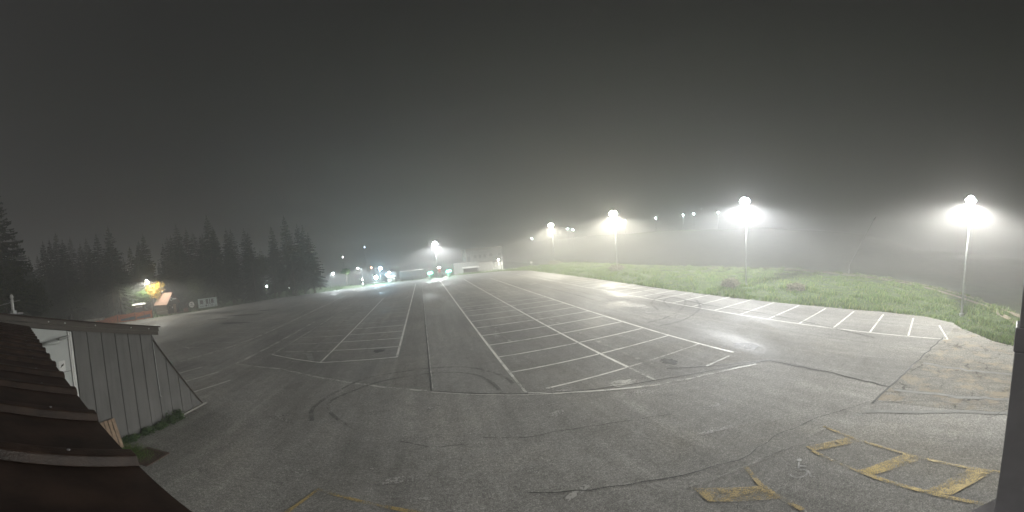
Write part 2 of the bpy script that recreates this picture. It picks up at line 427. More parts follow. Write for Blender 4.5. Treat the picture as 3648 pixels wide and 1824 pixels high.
for pts in ([(12.48, 1.52), (12.39, .33), (12.23, -1.38), (12.16, -3.6)], [(11.05, 2.02), (11.28, 1.06), (11.69, .01), (11.49, -1.32), (11.65, -3.6)], [(17.93, .3), (18.72, -1.84), (18.25, -4.69)], [(16.38, .57), (15.94, -.82), (15.27, -3.97), (15.2, -6)], [(10.41, -2.02), (11.16, -2.93), (12, -4)], [(14.2, 1.1), (14.0, -1.0), (13.5, -4)],
            [(1.6, 6.19), (2.15, 5.93), (2.81, 5.65), (3.18, 5.56), (3.89, 5.26), (4.46, 4.96), (5.11, 4.68), (5.56, 4.53), (6.07, 4.23), (7.6, 4.1), (9.3, 3.4), (11.0, 2.1)], [(1.2, 9.2), (2.4, 8.7), (3.6, 8.6), (5.0, 8.2), (6.8, 7.4)], [(-1.3, 9.5), (-.4, 9.0), (.7, 8.9)]):
    stripe('pavement_crack', pts, .03, M['crack'], .018, wob=.06)
for pts in ([(12.35, 1.4), (12.28, .2), (12.1, -1.5), (12.0, -3.6)], [(15.8, .45), (15.4, -1.0), (14.7, -4)], [(10.2, 2.1), (10.6, .4), (10.9, -1.5), (10.8, -3.5)]):
    stripe('gravel_streak', pts, .22, M['patch'], .0135, wob=.09)
# tyre marks
sk1 = smooth_path([(-4.61, 10.99), (-4.98, 12.29), (-4.44, 14.1), (-3.24, 15.86), (-.44, 16.56), (1.75, 15.98), (2.98, 14.27), (3.23, 13.12)])
sk2 = smooth_path([(-3.27, 10.73), (-4.19, 11.93), (-4.37, 13.16), (-2.55, 15.2), (.14, 15.78), (1.8, 14.95), (2.44, 13.49), (2.58, 11.69)])
sk3 = smooth_path([(17.62, 20.55), (19.56, 23.64), (23.4, 25.6), (23.8, 22.5), (20.45, 18.39), (16.62, 16.53), (14.35, 16.58)])
sk4 = smooth_path([(19.0, 20.5), (20.5, 23.0), (22.4, 24.0), (22.3, 22.0), (19.6, 19.6), (16.2, 18.0), (14.35, 17.9)])
sk5 = smooth_path([(23.5, 33.42), (22.6, 24.22), (21.71, 18.12), (21.97, 13.77), (20.98, 8.23), (19.41, 3.65)])
sk6 = [(16.65, 55.27), (16.37, 42.98), (16.45, 33.22), (16.13, 26)]
for s_, w_ in ((sk1, .16), (sk2, .16), (sk3, .2), (sk4, .2), (sk5, .28), (sk6, .22), ([(x + 1.5, y + 2) for x, y in sk6], .22)): stripe('tyre_mark', s_, w_, M['skid'], .019)
# damp stains, repair patches
rnd = random.Random(4)
def blob(cx, cyy, rx, ry, a=0):
    return [(cx + math.cos(a) * rx * math.cos(t) * q - math.sin(a) * ry * math.sin(t) * q, cyy + math.sin(a) * rx * math.cos(t) * q + math.cos(a) * ry * math.sin(t) * q) for t, q in ((2 * math.pi * i / 22, rnd.uniform(.65, 1.15)) for i in range(22))]
for c in ((-24.3, 36.2, 3.2, .7), (-27.5, 43.5, 3.4, .9), (-25.5, 47.5, 2.6, .7), (-30, 40.5, 2.0, .6), (1.3, 71, 1.6, 2.0), (-3.4, 20.8, .5, .4), (10.2, 11.2, .35, .5), (14.5, 9.6, .5, .8)):
    sheet('damp_stain', blob(*c), .0125, M['damp'], lot)
sheet('repair_patch', [(-10.08, 20.93), (-9.61, 20.91), (-9.31, 20.21), (-9.83, 20.36)], .0185, M['patch'], lot)
sheet('repair_patch', [(-8.61, 21.12), (-8.1, 20.94), (-7.34, 19.3), (-7.86, 19.5)], .0185, M['patch'], lot)
sheet('repair_patch', blob(7.2, 10.6, .7, .35, -.4), .0125, M['faded'], lot)
for i in range(26):
    sheet('pale_scuff', blob(rnd.uniform(-7, 9), rnd.uniform(5.5, 12.5), rnd.uniform(.15, .7), rnd.uniform(.06, .25), rnd.uniform(-.6, .6)), .0128 + .00002 * i, M['scuff'], lot)
for i in range(14):
    sheet('pale_scuff', blob(rnd.uniform(2, 24), rnd.uniform(16, 60), rnd.uniform(.3, 1.0), rnd.uniform(.5, 2.5)), .0104 + .00002 * i, M['scuff'], lot)
# yellow bays below the window
for pts, w_, mt in (([(8.77, 3.05), (8.37, 1.77), (7.99, .5)], .10, 'yellowfaint'), ([(7.99, .5), (7.48, -1.13), (7.23, -1.98), (6.9, -3.0)], .11, 'yellow'), ([(7.38, 2.84), (6.76, 1.09)], .10, 'yellowfaint'), ([(6.76, 1.09), (6.39, -.11), (5.86, -1.62)], .12, 'yellow'),
                   ([(6.34, 3.86), (7.61, 3.33), (8.84, 2.9)], .10, 'ghost'), ([(5.92, 3.95), (5.44, 3.2), (5.08, 2.08)], .12, 'yellowfaint'), ([(7.14, 3.49), (5.92, 3.95), (4.5, 4.4)], .10, 'ghost'), ([(-3.5, 5.3), (-3.02, 6.86), (-.79, 6.05), (.9, 5.4)], .12, 'yellowfaint')):
    stripe('bay_line', pts, w_, M[mt], .0195)
for pts, mt in (([(7.49, 3.08), (8.49, 2.12), (8.33, 1.76), (7.39, 2.8)], 'yellowfaint'), ([(6.92, 1.48), (7.99, .5), (7.8, .01), (6.82, 1.1)], 'yellow'), ([(6.38, -.07), (7.44, -1.12), (7.25, -1.67), (6.3, -.66)], 'yellow'), ([(4.5, 4.33), (5.51, 3.12), (5.25, 2.62), (4.34, 3.75)], 'yellowfaint')):
    sheet('hatch_stripe', pts, .021, M[mt], lot)
def wheelchair(cx, cyy, s, rot):
    def tr(u, v): return (cx + s * (u * math.cos(rot) - v * math.sin(rot)), cyy + s * (u * math.sin(rot) + v * math.cos(rot)))
    paths = [[tr(.42 * math.cos(t), -.15 + .42 * math.sin(t)) for t in np.linspace(-3.6, 1.0, 16)], [tr(-.05, .75), tr(0, .1), tr(.45, .08), tr(.62, -.45), tr(.8, -.4)], [tr(-.02, .45), tr(.38, .42)]]
    for p in paths: stripe('wheelchair_symbol', p, .10 * s, M['ghostwhite'], .0205)
    sheet('wheelchair_symbol', [tr(-.05 + .13 * math.cos(t), .95 + .13 * math.sin(t)) for t in np.linspace(0, 6.28, 13)[:-1]], .0205, M['ghostwhite'], lot)
wheelchair(6.38, 2.78, .5, R(-72))
for a, b in (((9.3, 7.95), (9.45, 7.7)), ((9.75, 7.8), (9.85, 7.45)), ((10.1, 7.65), (10.2, 7.3)), ((9.5, 7.2), (9.75, 7.0)), ((10.3, 6.2), (10.45, 6.05))): stripe('worn_letter', [a, b], .08, M['ghost'], .0205)

# ------------------------------------------------------------------ dirt track over the bank
TR = smooth_path([(47, 40), (53, 33), (54, 26.5), (52, 14.4), (46.4, 3.5), (37, -3.3), (29, -6.7), (21, -9.5)], 10)
track = struct(empty('dirt_track'))
for off in (-.75, .75):
    P = [Vector((*p, 0)) for p in TR]; m = MB(); L, Rr = [], []
    rr = random.Random(9)
    for i, p in enumerate(P):
        d = (P[min(i + 1, len(P) - 1)] - P[max(i - 1, 0)]).normalized(); n = Vector((-d.y, d.x, 0))
        w = .38 * rr.uniform(.7, 1.3); a, b = p + n * (off + w), p + n * (off - w)
        L.append((a.x, a.y, float(T(a.x, a.y)) + .10)); Rr.append((b.x, b.y, float(T(b.x, b.y)) + .10))
    for i in range(len(P) - 1): m.poly([Rr[i], Rr[i + 1], L[i + 1], L[i]])
    m.build('wheel_rut', M['dirt'], track)

# ------------------------------------------------------------------ grass
rng = np.random.default_rng(11)
def inside(px, py, poly):
    r = np.zeros(len(px), bool); n = len(poly)
    for i in range(n):
        x1, y1 = poly[i]; x2, y2 = poly[(i + 1) % n]
        c = ((y1 > py) != (y2 > py)) & (px < (x2 - x1) * (py - y1) / (y2 - y1 + 1e-12) + x1); r ^= c
    return r
def blades(px, py, pz, h, w, lean, nb=4):
    n = len(px)
    out = []
    for b in range(nb):
        a = rng.uniform(0, 6.283, n); l = lean * rng.uniform(.3, 1.2, n) * h; hh = h * rng.uniform(.6, 1.15, n)
        ox, oy = rng.normal(0, .05, n), rng.normal(0, .05, n)
        bx, by = px + ox, py + oy
        wx, wy = -np.sin(a) * w / 2, np.cos(a) * w / 2
        out.append(np.stack([np.stack([bx + wx, by + wy, pz], 1), np.stack([bx - wx, by - wy, pz], 1), np.stack([bx + np.cos(a) * l, by + np.sin(a) * l, pz + hh], 1)], 1))
    return np.concatenate(out)
N = 120000
gx = 19 + 38 * rng.random(N) ** 1.25; gy = -12 + 98 * rng.random(N) ** 1.5
keep = ~inside(gx, gy, LOT) & (gx < np.interp(gy, CY, CX) + 3)
edge = inside(gx - .8, gy + .2, LOT)
pt = np.interp(gy, CY, CX); keep &= rng.random(N) < .35 + .65 * np.clip(np.sin(gx * 2.1 + 1.7 * np.sin(gy)) * np.sin(gy * 1.9 + gx) + .6, 0, 1); keep &= ~((np.abs(np.abs(gx - pt) - .75) < .4) & (gy < 27))
clump = .5 + .5 * np.sin(gx * 1.3 + 2 * np.sin(gy * .6)) * np.sin(gy * 1.1 + 1.5 * np.sin(gx * .7))
gx, gy, clump, edge = gx[keep], gy[keep], clump[keep], edge[keep]
gh = (.09 + .5 * clump ** 2.2 + .18 * edge) * rng.uniform(.5, 1.4, len(gx))
g = link('grass', tri_mesh('grass', blades(gx, gy, T(gx, gy) - .02, gh, .045 + .02 * clump, .7), M['grassmat']))
tag(g, 'rough green grass on the bank along the right edge of the car park', 'grass', kind='stuff')
N = 7000
gx = rng.uniform(-75, -20, N); gy = rng.uniform(20, 90, N); keep = ~inside(gx, gy, LOT); gx, gy = gx[keep], gy[keep]
d2 = link('forest_undergrowth', tri_mesh('forest_undergrowth', blades(gx, gy, T(gx, gy) - .02, rng.uniform(.2, .7, len(gx)), .12, .9, 5), M['weed']))
tag(d2, 'low dark undergrowth at the foot of the spruce trees', 'undergrowth', kind='stuff')

# broad-leaved weeds and dry shrubs
def leaf_cloud(c, rx, ry, rz, n, size, seed, shell=.35):
    r = np.random.default_rng(seed)
    d = r.normal(size=(n, 3)); d /= np.linalg.norm(d, axis=1)[:, None]
    rad = (shell + (1 - shell) * r.random(n)) ** .6
    lump = 1 + .22 * np.sin(d[:, 0] * 5 + seed) * np.sin(d[:, 1] * 4 + 1.3 * seed) + .15 * np.sin(d[:, 2] * 7 + seed)
    p = d * (rad * lump)[:, None] * np.array([rx, ry, rz]) + np.array(c)
    u = r.normal(size=(n, 3)); u /= np.linalg.norm(u, axis=1)[:, None]
    v = np.cross(u, r.normal(size=(n, 3))); v /= np.linalg.norm(v, axis=1)[:, None]
    s = size * r.uniform(.6, 1.3, n)[:, None]
    return np.stack([p - u * s, p + v * s * .55, p + u * s, p - v * s * .55], 1)
def shrub(name, label, cat, x, y, rx, ry, h, mat, n, size, seed, group=None):
    z = float(T(x, y)); t = thing(name, label, cat, (x, y, z), 0, group)
    V = leaf_cloud((0, 0, h * .5), rx, ry, h * .52, n, size, seed)
    V[:, :, 2] = np.maximum(V[:, :, 2], .01)
    link('foliage', tri_mesh('foliage', V, mat, 4), t)
    m = MB(); r = random.Random(seed)
    for i in range(9):
        a = r.uniform(0, 6.28); q = r.uniform(.3, .8)
        m.tube([(0, 0, -.05), (math.cos(a) * rx * q * .5, math.sin(a) * ry * q * .5, h * .45), (math.cos(a) * rx * q, math.sin(a) * ry * q, h * .85)], [.03, .02, .008], 5)
    m.build('stem', M['bark'], t)
    return t
shrub('dry_shrub', 'rounded dry brown shrub on the grass just left of the tall lamp pole', 'shrub', 30.2, 22.3, 1.1, 1.1, 1.15, M['dry'], 2600, .07, 3, 'shrubs on the grass bank')
shrub('dry_shrub', 'low wide dry shrub alone on the grass right of the tall lamp pole', 'shrub', 32.3, 15.0, 1.2, 1.0, .9, M['dry'], 2200, .07, 5, 'shrubs on the grass bank')
shrub('dry_shrub', 'reddish dry shrub round the foot of the brightest warm lamp', 'shrub', 34.0, 51.0, 1.7, 1.5, 1.2, M['dry'], 1800, .1, 7, 'shrubs on the grass bank')
shrub('dry_shrub', 'small dry shrub at the foot of the far warm lamp', 'shrub', 35.7, 84, 2.0, 1.5, 1.1, M['dry'], 900, .13, 8, 'shrubs on the grass bank')

# ------------------------------------------------------------------ lamps
def photometric(ld, color, k, spread=1.6, cap=3.3, cut=.2):
    """street-lamp distribution: more light sideways than straight down, shielded above the horizontal"""
    ld.use_nodes = True; nt = ld.node_tree; em = nt.nodes['Emission']
    g = nd(nt, 'ShaderNodeNewGeometry'); s = nd(nt, 'ShaderNodeSeparateXYZ'); nt.links.new(g.outputs['Incoming'], s.inputs[0])
    c = math_(nt, 'MULTIPLY', s.outputs['Z'], -1.0)
    dn = math_(nt, 'MAXIMUM', c, .05)
    wing = math_(nt, 'MINIMUM', math_(nt, 'POWER', dn, -spread), cap)
    mr = nd(nt, 'ShaderNodeMapRange', interpolation_type='SMOOTHSTEP'); nt.links.new(c, mr.inputs['Value'])
    mr.inputs['From Min'].default_value = -.02; mr.inputs['From Max'].default_value = cut + .24; mr.inputs['To Min'].default_value = .04
    st = math_(nt, 'MULTIPLY', math_(nt, 'MULTIPLY', wing, mr.outputs[0]), k)
    em.inputs['Color'].default_value = (*color, 1); nt.links.new(st, em.inputs['Strength'])
def point(parent, loc, color, power, rad=.06, photo=True, **kw):
    ld = bpy.data.lights.new('lamp_light', 'POINT'); ld.energy = power * LAMP; ld.shadow_soft_size = rad
    if photo: photometric(ld, color, 1.0, **kw)
    else: ld.color = color
    o = bpy.data.objects.new('lamp_light', ld); col.objects.link(o); o.parent = parent; o.location = loc
    return o
def flood_lamp(label, x, y, h, color, power, lens_s, face, group='tall car park lamps', zb=None, size=1.0):
    z = float(T(x, y)) if zb is None else zb
    t = thing('lamp_post', label, 'lamp post', (x, y, z), face, group)
    MB().tube([(0, 0, -.3), (0, 0, h * .5), (0, 0, h)], [.11, .09, .06], 10).build('pole', M['steel'], t, True)
    MB().tube([(0, 0, 0), (0, 0, .25)], [.2, .2], 10).build('base_collar', M['steel'], t)
    MB().tube([(0, -.55 * size, h), (0, .55 * size, h)], .045, 8).build('crossarm', M['steel'], t)
    lm = emit('lamp_lens_glow', color, lens_s / 9)
    hd = MB().hexa([(-.1, -.5 * size, h + .05), (.7 * size, -.55 * size, h + .05), (.7 * size, .55 * size, h + .05), (-.1, .5 * size, h + .05), (-.1, -.25, h + .4 * size), (.45 * size, -.3 * size, h + .42 * size), (.45 * size, .3 * size, h + .42 * size), (-.1, .25, h + .4 * size)]).build('lamp_head', M['darksteel'], t)
    MB().ball((.28 * size, 0, h + .02), .46 * size, .5 * size, .42 * size, 16, 10).build('lens', lm, hd, True)  # lens made oversize so its bright disc stands in for bloom round the lamp
    point(t, (.28 * size, 0, h - .42 * size - .03), color, power, rad=.02)
    return t
COOL, WARM, NEUT = (.97, .99, 1.0), (1.0, .95, .80), (1.0, .985, .92)
flood_lamp('tall lamp on the right, nearest, pole clearly lit, beside the gravel corner', 28.0, -2.2, 10.0, NEUT, 345, 60, R(170), size=.9)
flood_lamp('tall cool white lamp with a wide glow, second from the right', 32.3, 21.6, 10.0, COOL, 420, 80, R(180), size=1.15)
flood_lamp('warm white lamp with the biggest halo, in the middle of the lamp row', 34.2, 51.2, 10.7, WARM, 480, 110, R(190), size=1.5)
flood_lamp('warm white lamp near the far right corner of the car park', 35.6, 84.5, 10.9, WARM, 420, 110, R(205), size=1.5)
flood_lamp('bright lamp beyond the far edge above the pay station', 3.95, 92, 9.4, COOL, 400, 140, R(-90), zb=-.6, size=1.5)

# ------------------------------------------------------------------ spruce forest
def spruce(seed, h, r0, bare=.16):
    r = np.random.default_rng(seed); tris = []
    z = h * bare; nw = int(h * 2.0)
    for i in range(nw):
        f = i / (nw - 1); zz = h * bare + (h * (1 - bare) - .3) * f ** .92
        rad = r0 * (1 - f) ** .8 * r.uniform(.72, 1.12) + .12
        nb = max(5, int(12 * (1 - f) + 5))
        for b in range(nb):
            a = 6.283 * b / nb + r.uniform(-.3, .3) + i * .7
            L = rad * r.uniform(.65, 1.15); droop = -.18 - .35 * (1 - f) * r.uniform(.5, 1.2); lift = .30 * f
            d = np.array([math.cos(a), math.sin(a), 0]); s = np.array([-math.sin(a), math.cos(a), 0]); o = np.array([0, 0, zz + r.uniform(-.2, .2)])
            ns = max(3, int(L * 3.2))
            for k in range(ns):
                q0 = .12 + .88 * k / ns; q1 = q0 + 1.35 / ns
                p0 = o + d * L * q0 + np.array([0, 0, L * (droop * q0 + lift * q0 * q0)])
                p1 = o + d * L * min(q1, 1.08) + np.array([0, 0, L * (droop * q1 + lift * q1 * q1)])
                wd = (.16 + .24 * (1 - q0) * L * .5) * r.uniform(.7, 1.3)
                sag = np.array([0, 0, -r.uniform(.1, .4) * (1 - .5 * f)])
                tris.append([p0, p1, p0 * .4 + p1 * .6 + s * wd + sag * .8]); tris.append([p0, p0 * .4 + p1 * .6 - s * wd + sag * .8, p1])
                tris.append([p0, p1, (p0 + p1) / 2 + sag * 1.4 + s * r.uniform(-.1, .1)])
    tris.append([[.09, 0, h - 1.0], [-.09, 0, h - 1.0], [0, 0, h + .35]]); tris.append([[0, .09, h - 1.0], [0, -.09, h - 1.0], [0, 0, h + .35]])
    crown = tri_mesh('crown', tris, M['spruce'])
    trunk = MB().tube([(0, 0, -.4), (0, 0, h * .3), (0, 0, h * .7), (0, 0, h)], [.24, .19, .1, .02], 7).mesh('trunk', M['bark'], True)
    return crown, trunk
kinds = [spruce(1, 17, 3.3), spruce(2, 17, 3.8), spruce(3, 17, 2.8, .24), spruce(4, 17, 3.4, .2), spruce(5, 17, 4.3, .1)]
fr = random.Random(21)
def plant(x, y, h, k, label, group):
    t = thing('spruce_tree', label, 'tree', (x, y, float(T(x, y))), fr.uniform(0, 6.28), group)
    h *= 1.1 if x < -42 else 1.0; s = h / 17; t.scale = (s * fr.uniform(.9, 1.1), s * fr.uniform(.9, 1.1), s)
    link('crown', kinds[k][0], t); link('trunk', kinds[k][1], t)
    return t
G1 = 'spruces at the end of the wood'
plant(-25.4, 72.8, 14.4, 1, 'rightmost spruce of the wood, shorter than its neighbour, beside the lit lane', G1)
plant(-28.0, 73.2, 17.0, 3, 'pointed spruce second from the right end of the wood', G1)
plant(-31.0, 73.0, 19.6, 0, 'tallest pointed spruce near the right end of the wood', G1)
plant(-34.8, 73.0, 14.2, 1, 'broad spruce just left of the tallest pointed one', G1)
plant(-38.4, 67.5, 16.4, 4, 'bushy rounded spruce in the middle of the wood edge', G1)
plant(-41.5, 63.2, 17.8, 2, 'slim spruce with narrow top left of the bushy rounded one', G1)
G2 = 'spruces of the dark wood on the left'
ORD = ('first', 'second', 'third', 'fourth', 'fifth', 'sixth', 'seventh', 'eighth', 'ninth', 'tenth', 'eleventh', 'twelfth', 'thirteenth', 'fourteenth', 'fifteenth', 'sixteenth')
edge_pts = [(-44.5, 60.5), (-47, 60.5), (-50.5, 59.8), (-53.5, 60), (-57, 58), (-60, 54.5), (-58.5, 50.5), (-60.5, 46), (-62, 42), (-60, 38.5), (-63, 35.5), (-64, 31), (-66, 27), (-64, 23), (-66, 18.5), (-60, 14)]
for i, (x, y) in enumerate(edge_pts):
    plant(x, y, fr.uniform(11.5, 19.5), fr.choice((0, 1, 2, 3)), f'{ORD[i]} front row spruce of the wood, counted leftwards from the information board', 'front row of the wood')
deep = [(-28, 78), (-32, 78), (-36, 76.5), (-40, 72), (-44, 68), (-48, 66), (-52, 65), (-56, 65), (-60, 62), (-64, 58), (-66, 52), (-67, 46), (-69, 41), (-70, 35), (-71, 29), (-73, 23), (-72, 16), (-37, 83), (-44, 76), (-52, 72), (-60, 69), (-68, 62), (-73, 50), (-76, 38), (-78, 27), (-79, 18)]
deep += [(x - 8 + fr.uniform(-2, 2), y + 6 + fr.uniform(-2, 2)) for x, y in deep[4:]] + [(x + 2.5, y + 2.8) for x, y in edge_pts]
for i, (x, y) in enumerate(deep):
    plant(x + fr.uniform(-1, 1), y + fr.uniform(-1, 1), fr.uniform(11, 20.5), fr.choice((0, 1, 3, 4)), 'dark spruce deep in the wood, behind the front row', G2)
plant(-46, 14.2, 22.5, 4, 'large spruce at the far left edge, nearest of the wood', G1)
# darker broad-leaved trees mixed into the wood
M['darkleaf'] = leaf('dark_leaf', [(0, (.02, .04, .012)), (.6, (.045, .07, .02)), (1, (.09, .10, .035))], .6, .2)
WOODLEAF = [(-42.8, 13.2, 13.5, 8.5, 3.4, 4.6, 'large dark leafy tree at the far left edge in front of the tall spruce'), (-47.5, 18.8, 10.5, 6.5, 2.9, 3.6, 'dark leafy tree second from the far left edge'), (-59.5, 33.5, 10, 6.2, 2.6, 3.4, 'dark leafy tree behind the left end of the orange fence'), (-37.2, 70.2, 11, 8.0, 2.4, 3.0, 'dark round leafy crown in the gap left of the tallest spruce'), (-47.6, 58.4, 10, 6.4, 2.6, 3.4, 'dark leafy tree behind the wide information board')]
# bare lower trunks of the front row read as pale poles between the spruces
for x, y, h, lb in ((-29.5, 70.8, 8, 'bare pale trunk at the wood edge beside the lit gap'), (-34.2, 69.6, 9, 'bare pale trunk standing right of the white glimmer between the trees'), (-37.0, 65.4, 9, 'bare pale trunk in the middle of the wood edge'), (-53.5, 40.2, 8, 'bare pale trunk behind the left end of the orange fence'), (-54.5, 39.2, 8, 'bare thin trunk farther left behind the orange fence')):
    t = thing('bare_trunk', lb, 'tree', (x, y, float(T(x, y))), 0, 'bare trunks at the wood edge')
    MB().tube([(0, 0, -.2), (.05, 0, h * .5), (.1, .05, h)], [.16, .12, .05], 7).build('trunk', M['bark'], t, True)
    m = MB(); r = random.Random(int(h * 10 + x))
    for i in range(10):
        a = r.uniform(0, 6.28); z = h * r.uniform(.5, .98); L = r.uniform(.4, 1.1)
        m.tube([(.07, 0, z), (math.cos(a) * L, math.sin(a) * L, z - .25)], [.025, .008], 4)
    m.build('dead_branches', M['bark'], t)['kind'] = 'stuff'

# broad-leaved trees lit by the hut lamp
def leafy(name, label, x, y, h, cz, rx, rz, mat, n, size, seed):
    t = thing(name, label, 'tree', (x, y, float(T(x, y))), 0)
    V = np.concatenate([leaf_cloud((math.cos(a) * rx * .45, math.sin(a) * rx * .45, cz + b * rz * .5), rx * .62, rx * .62, rz * .55, n // 6, size, seed + i) for i, (a, b) in enumerate(((0, .5), (1.1, -.4), (2.2, .6), (3.3, -.2), (4.3, .1), (5.4, -.6)))])
    link('crown', tri_mesh('crown', V, mat, 4), t)
    m = MB(); r = random.Random(seed)
    m.tube([(0, 0, -.2), (.05, .02, cz * .6), (0, .05, h * .9)], [.13, .09, .03], 7)
    for i in range(10):
        a = r.uniform(0, 6.28); z = cz + r.uniform(-.6, .3) * rz
        m.tube([(0, 0, z - .6), (math.cos(a) * rx * .5, math.sin(a) * rx * .5, z), (math.cos(a) * rx * .85, math.sin(a) * rx * .85, z + .5)], [.05, .03, .01], 5)
    m.build('trunk', M['bark'], t, True)
    return t
for i, (x, y, h, cz, rx, rz, lb) in enumerate(WOODLEAF): leafy('leafy_tree', lb, x, y, h, cz, rx, rz, M['darkleaf'], 4200, .2, 300 + 9 * i)
leafy('golden_tree', 'golden yellow leafy tree glowing under the hut lamp', -53.7, 50.4, 8.0, 5.6, 2.3, 2.4, M['gold'], 3600, .2, 31)
leafy('green_tree', 'green leafy tree left of the hut lamp', -54.6, 46.8, 6.4, 4.3, 1.8, 2.0, M['green'], 2600, .16, 47)
leafy('green_sapling', 'small pale green sapling above the orange fence', -54.2, 42.8, 4.6, 3.2, 1.2, 1.4, M['green'], 1500, .14, 58)
leafy('green_bush_tree', 'low green leafy bush beside the notice shelter', -52.6, 41.2, 2.6, 1.7, .8, .8, M['green'], 700, .12, 63)

# ------------------------------------------------------------------ timber hut with signs
hut = thing('timber_hut', 'dark timber hut with red brown board roof under the hut lamp', 'hut', (-49.2, 49.0, 0), R(90))
# local x runs along the front gable wall (to the right), y goes back along the ridge
HW, HD, HE, HR = 3.6, 3.4, 2.5, 4.6
MB().extr([(0, 0, 0), (HW, 0, 0), (HW, 0, HE), (HW / 2, 0, HR - .1), (0, 0, HE)], (0, HD, 0)).build('wall', M['hutwood'], hut)
for sgn in (0, 1):
    for i in range(9):
        y0 = -.35 + i * (HD + .7) / 9; y1 = y0 + (HD + .7) / 9 - .03
        xa, xb = (-.3, HW / 2) if sgn == 0 else (HW + .3, HW / 2)
        za = HE - .33
        th = .05 + .015 * (i % 2)
        MB().hexa([(xa, y0, za), (xb, y0, HR), (xb, y1, HR), (xa, y1, za), (xa, y0, za + th), (xb, y0, HR + th), (xb, y1, HR + th), (xa, y1, za + th)]).build('roof_board', M['shingle'], hut)
MB().box(HW / 2 - .07, HW / 2 + .07, -.4, HD + .4, HR + .03, HR + .12).build('ridge_board', M['hutwood'], hut)
dr = MB().box(1.9, 2.7, -.04, .0, .05, 2.0).build('door', M['wood'], hut)
MB().box(2.56, 2.62, -.09, -.04, .95, 1.1).build('handle', M['steel'], dr)
wd = MB().box(.35, 1.1, -.05, 0, 1.1, 1.9).build('window', M['wood'], hut); MB().box(.45, 1.0, -.07, -.05, 1.2, 1.8).build('pane', M['pane'], wd)
MB().disc((1.45, -.05, 3.2), (0, -1, 0), .42, .05, 18).build('round_sign', M['bright'], hut)
MB().disc((1.45, -.11, 3.2), (0, -1, 0), .26, .01, 14).build('emblem', M['print'], hut)
MB().box(2.0, 3.2, -.08, -.03, 3.02, 3.34).build('sign_board', M['bright'], hut)
MB().box(1.45, 1.65, -.04, -.01, 1.25, 1.6).build('notice', M['bright'], hut)
MB().box(HW / 2 - .2, HW / 2 + .2, 2.4, 2.8, 4.2, 5.3).build('chimney', M['concrete'], hut)
MB().tube([(HW / 2, 2.6, 5.3), (HW / 2, 2.6, 7.0)], .03, 6).build('mast', M['steel'], hut)
MB().box(-.2, HW + .6, -.9, -.02, 0, .14).build('porch_step', M['wood'], hut)

t = thing('hut_lamp', 'slim street lamp lighting the golden tree beside the hut', 'lamp post', (-51.0, 46.4, 0))
MB().tube([(0, 0, -.2), (0, 0, 7.7), (-.35, -.1, 7.9)], [.08, .055, .04], 8).build('pole', M['steel'], t, True)
h_ = MB().hexa([(-.3, -.18, 7.86), (-.95, -.3, 7.86), (-.95, .12, 7.86), (-.3, .08, 7.86), (-.3, -.12, 7.98), (-.9, -.2, 7.95), (-.9, .05, 7.95), (-.3, .04, 7.98)]).build('lamp_head', M['darksteel'], t)
MB().ball((-.6, -.08, 7.85), .24, .14, .08).build('lens', emit('hut_lens_glow', (1, .98, .9), 12), h_, True)
point(t, (-.6, -.1, 7.65), (1, .97, .86), 190, spread=1.0, cap=2.5)

# orange net fence with a printed banner
FP = [(-57.2, 33.0), (-54.6, 35.4), (-52.4, 38.2), (-50.6, 41.2), (-49.9, 43.0), (-49.4, 44.8)]
fen = thing('net_fence', 'bright orange safety net fence on posts left of the hut', 'fence', (0, 0, 0))
for i, (a, b) in enumerate(zip(FP, FP[1:])):
    m = MB(); n = 8
    top = [Vector((a[0], a[1], 1.7 if i > 1 else 1.2)).lerp(Vector((b[0], b[1], 1.7)), k / n) - Vector((0, 0, .12 * math.sin(math.pi * k / n))) for k in range(n + 1)]
    for k in range(n):
        p, q = top[k], top[k + 1]; d = (q - p); nn = Vector((-d.y, d.x, 0)).normalized() * .02
        m.hexa([(p.x - nn.x, p.y - nn.y, .1), (q.x - nn.x, q.y - nn.y, .1), (q.x + nn.x, q.y + nn.y, .1), (p.x + nn.x, p.y + nn.y, .1), tuple(p - nn), tuple(q - nn), tuple(q + nn), tuple(p + nn)])
    m.build('net_panel', M['orange'], fen)
for (x, y) in FP: MB().tube([(x + .06, y - .04, 0), (x + .06, y - .04, 1.6)], .05, 6).build('post', M['hutwood'], fen)
for a, b in (((-51.9, 38.6), (-50.5, 41.0)), ((-50.35, 41.3), (-49.5, 44.2))):
    d = Vector((b[0] - a[0], b[1] - a[1], 0)).normalized(); nn = Vector((d.y, -d.x, 0)) * .1
    MB().hexa([(a[0] + nn.x, a[1] + nn.y, .35), (b[0] + nn.x, b[1] + nn.y, .35), (b[0] + nn.x * 1.2, b[1] + nn.y * 1.2, .35), (a[0] + nn.x * 1.2, a[1] + nn.y * 1.2, .35), (a[0] + nn.x, a[1] + nn.y, .7), (b[0] + nn.x, b[1] + nn.y, .95), (b[0] + nn.x * 1.2, b[1] + nn.y * 1.2, .95), (a[0] + nn.x * 1.2, a[1] + nn.y * 1.2, .7)]).build('banner', M['banner'], fen)
# notice shelter
t = thing('notice_shelter', 'roofed notice board with white edged canopy behind the orange fence', 'notice board', (-52.4, 44.0, 0), R(62))
for x in (-1, 1): MB().box(x - .06, x + .06, -.06, .06, 0, 2.9).build('post', M['hutwood'], t)
MB().box(-.94, .94, -.04, .04, 1.2, 2.3).build('board', M['print'], t)
MB().hexa([(-1.4, -.6, 2.85), (1.4, -.6, 2.85), (1.4, .5, 3.1), (-1.4, .5, 3.1), (-1.4, -.6, 2.97), (1.4, -.6, 2.97), (1.4, .5, 3.22), (-1.4, .5, 3.22)]).build('canopy', M['bright'], t)
MB().box(-.7, .7, -.1, -.05, 2.4, 2.62).build('header_sign', M['bright'], t)
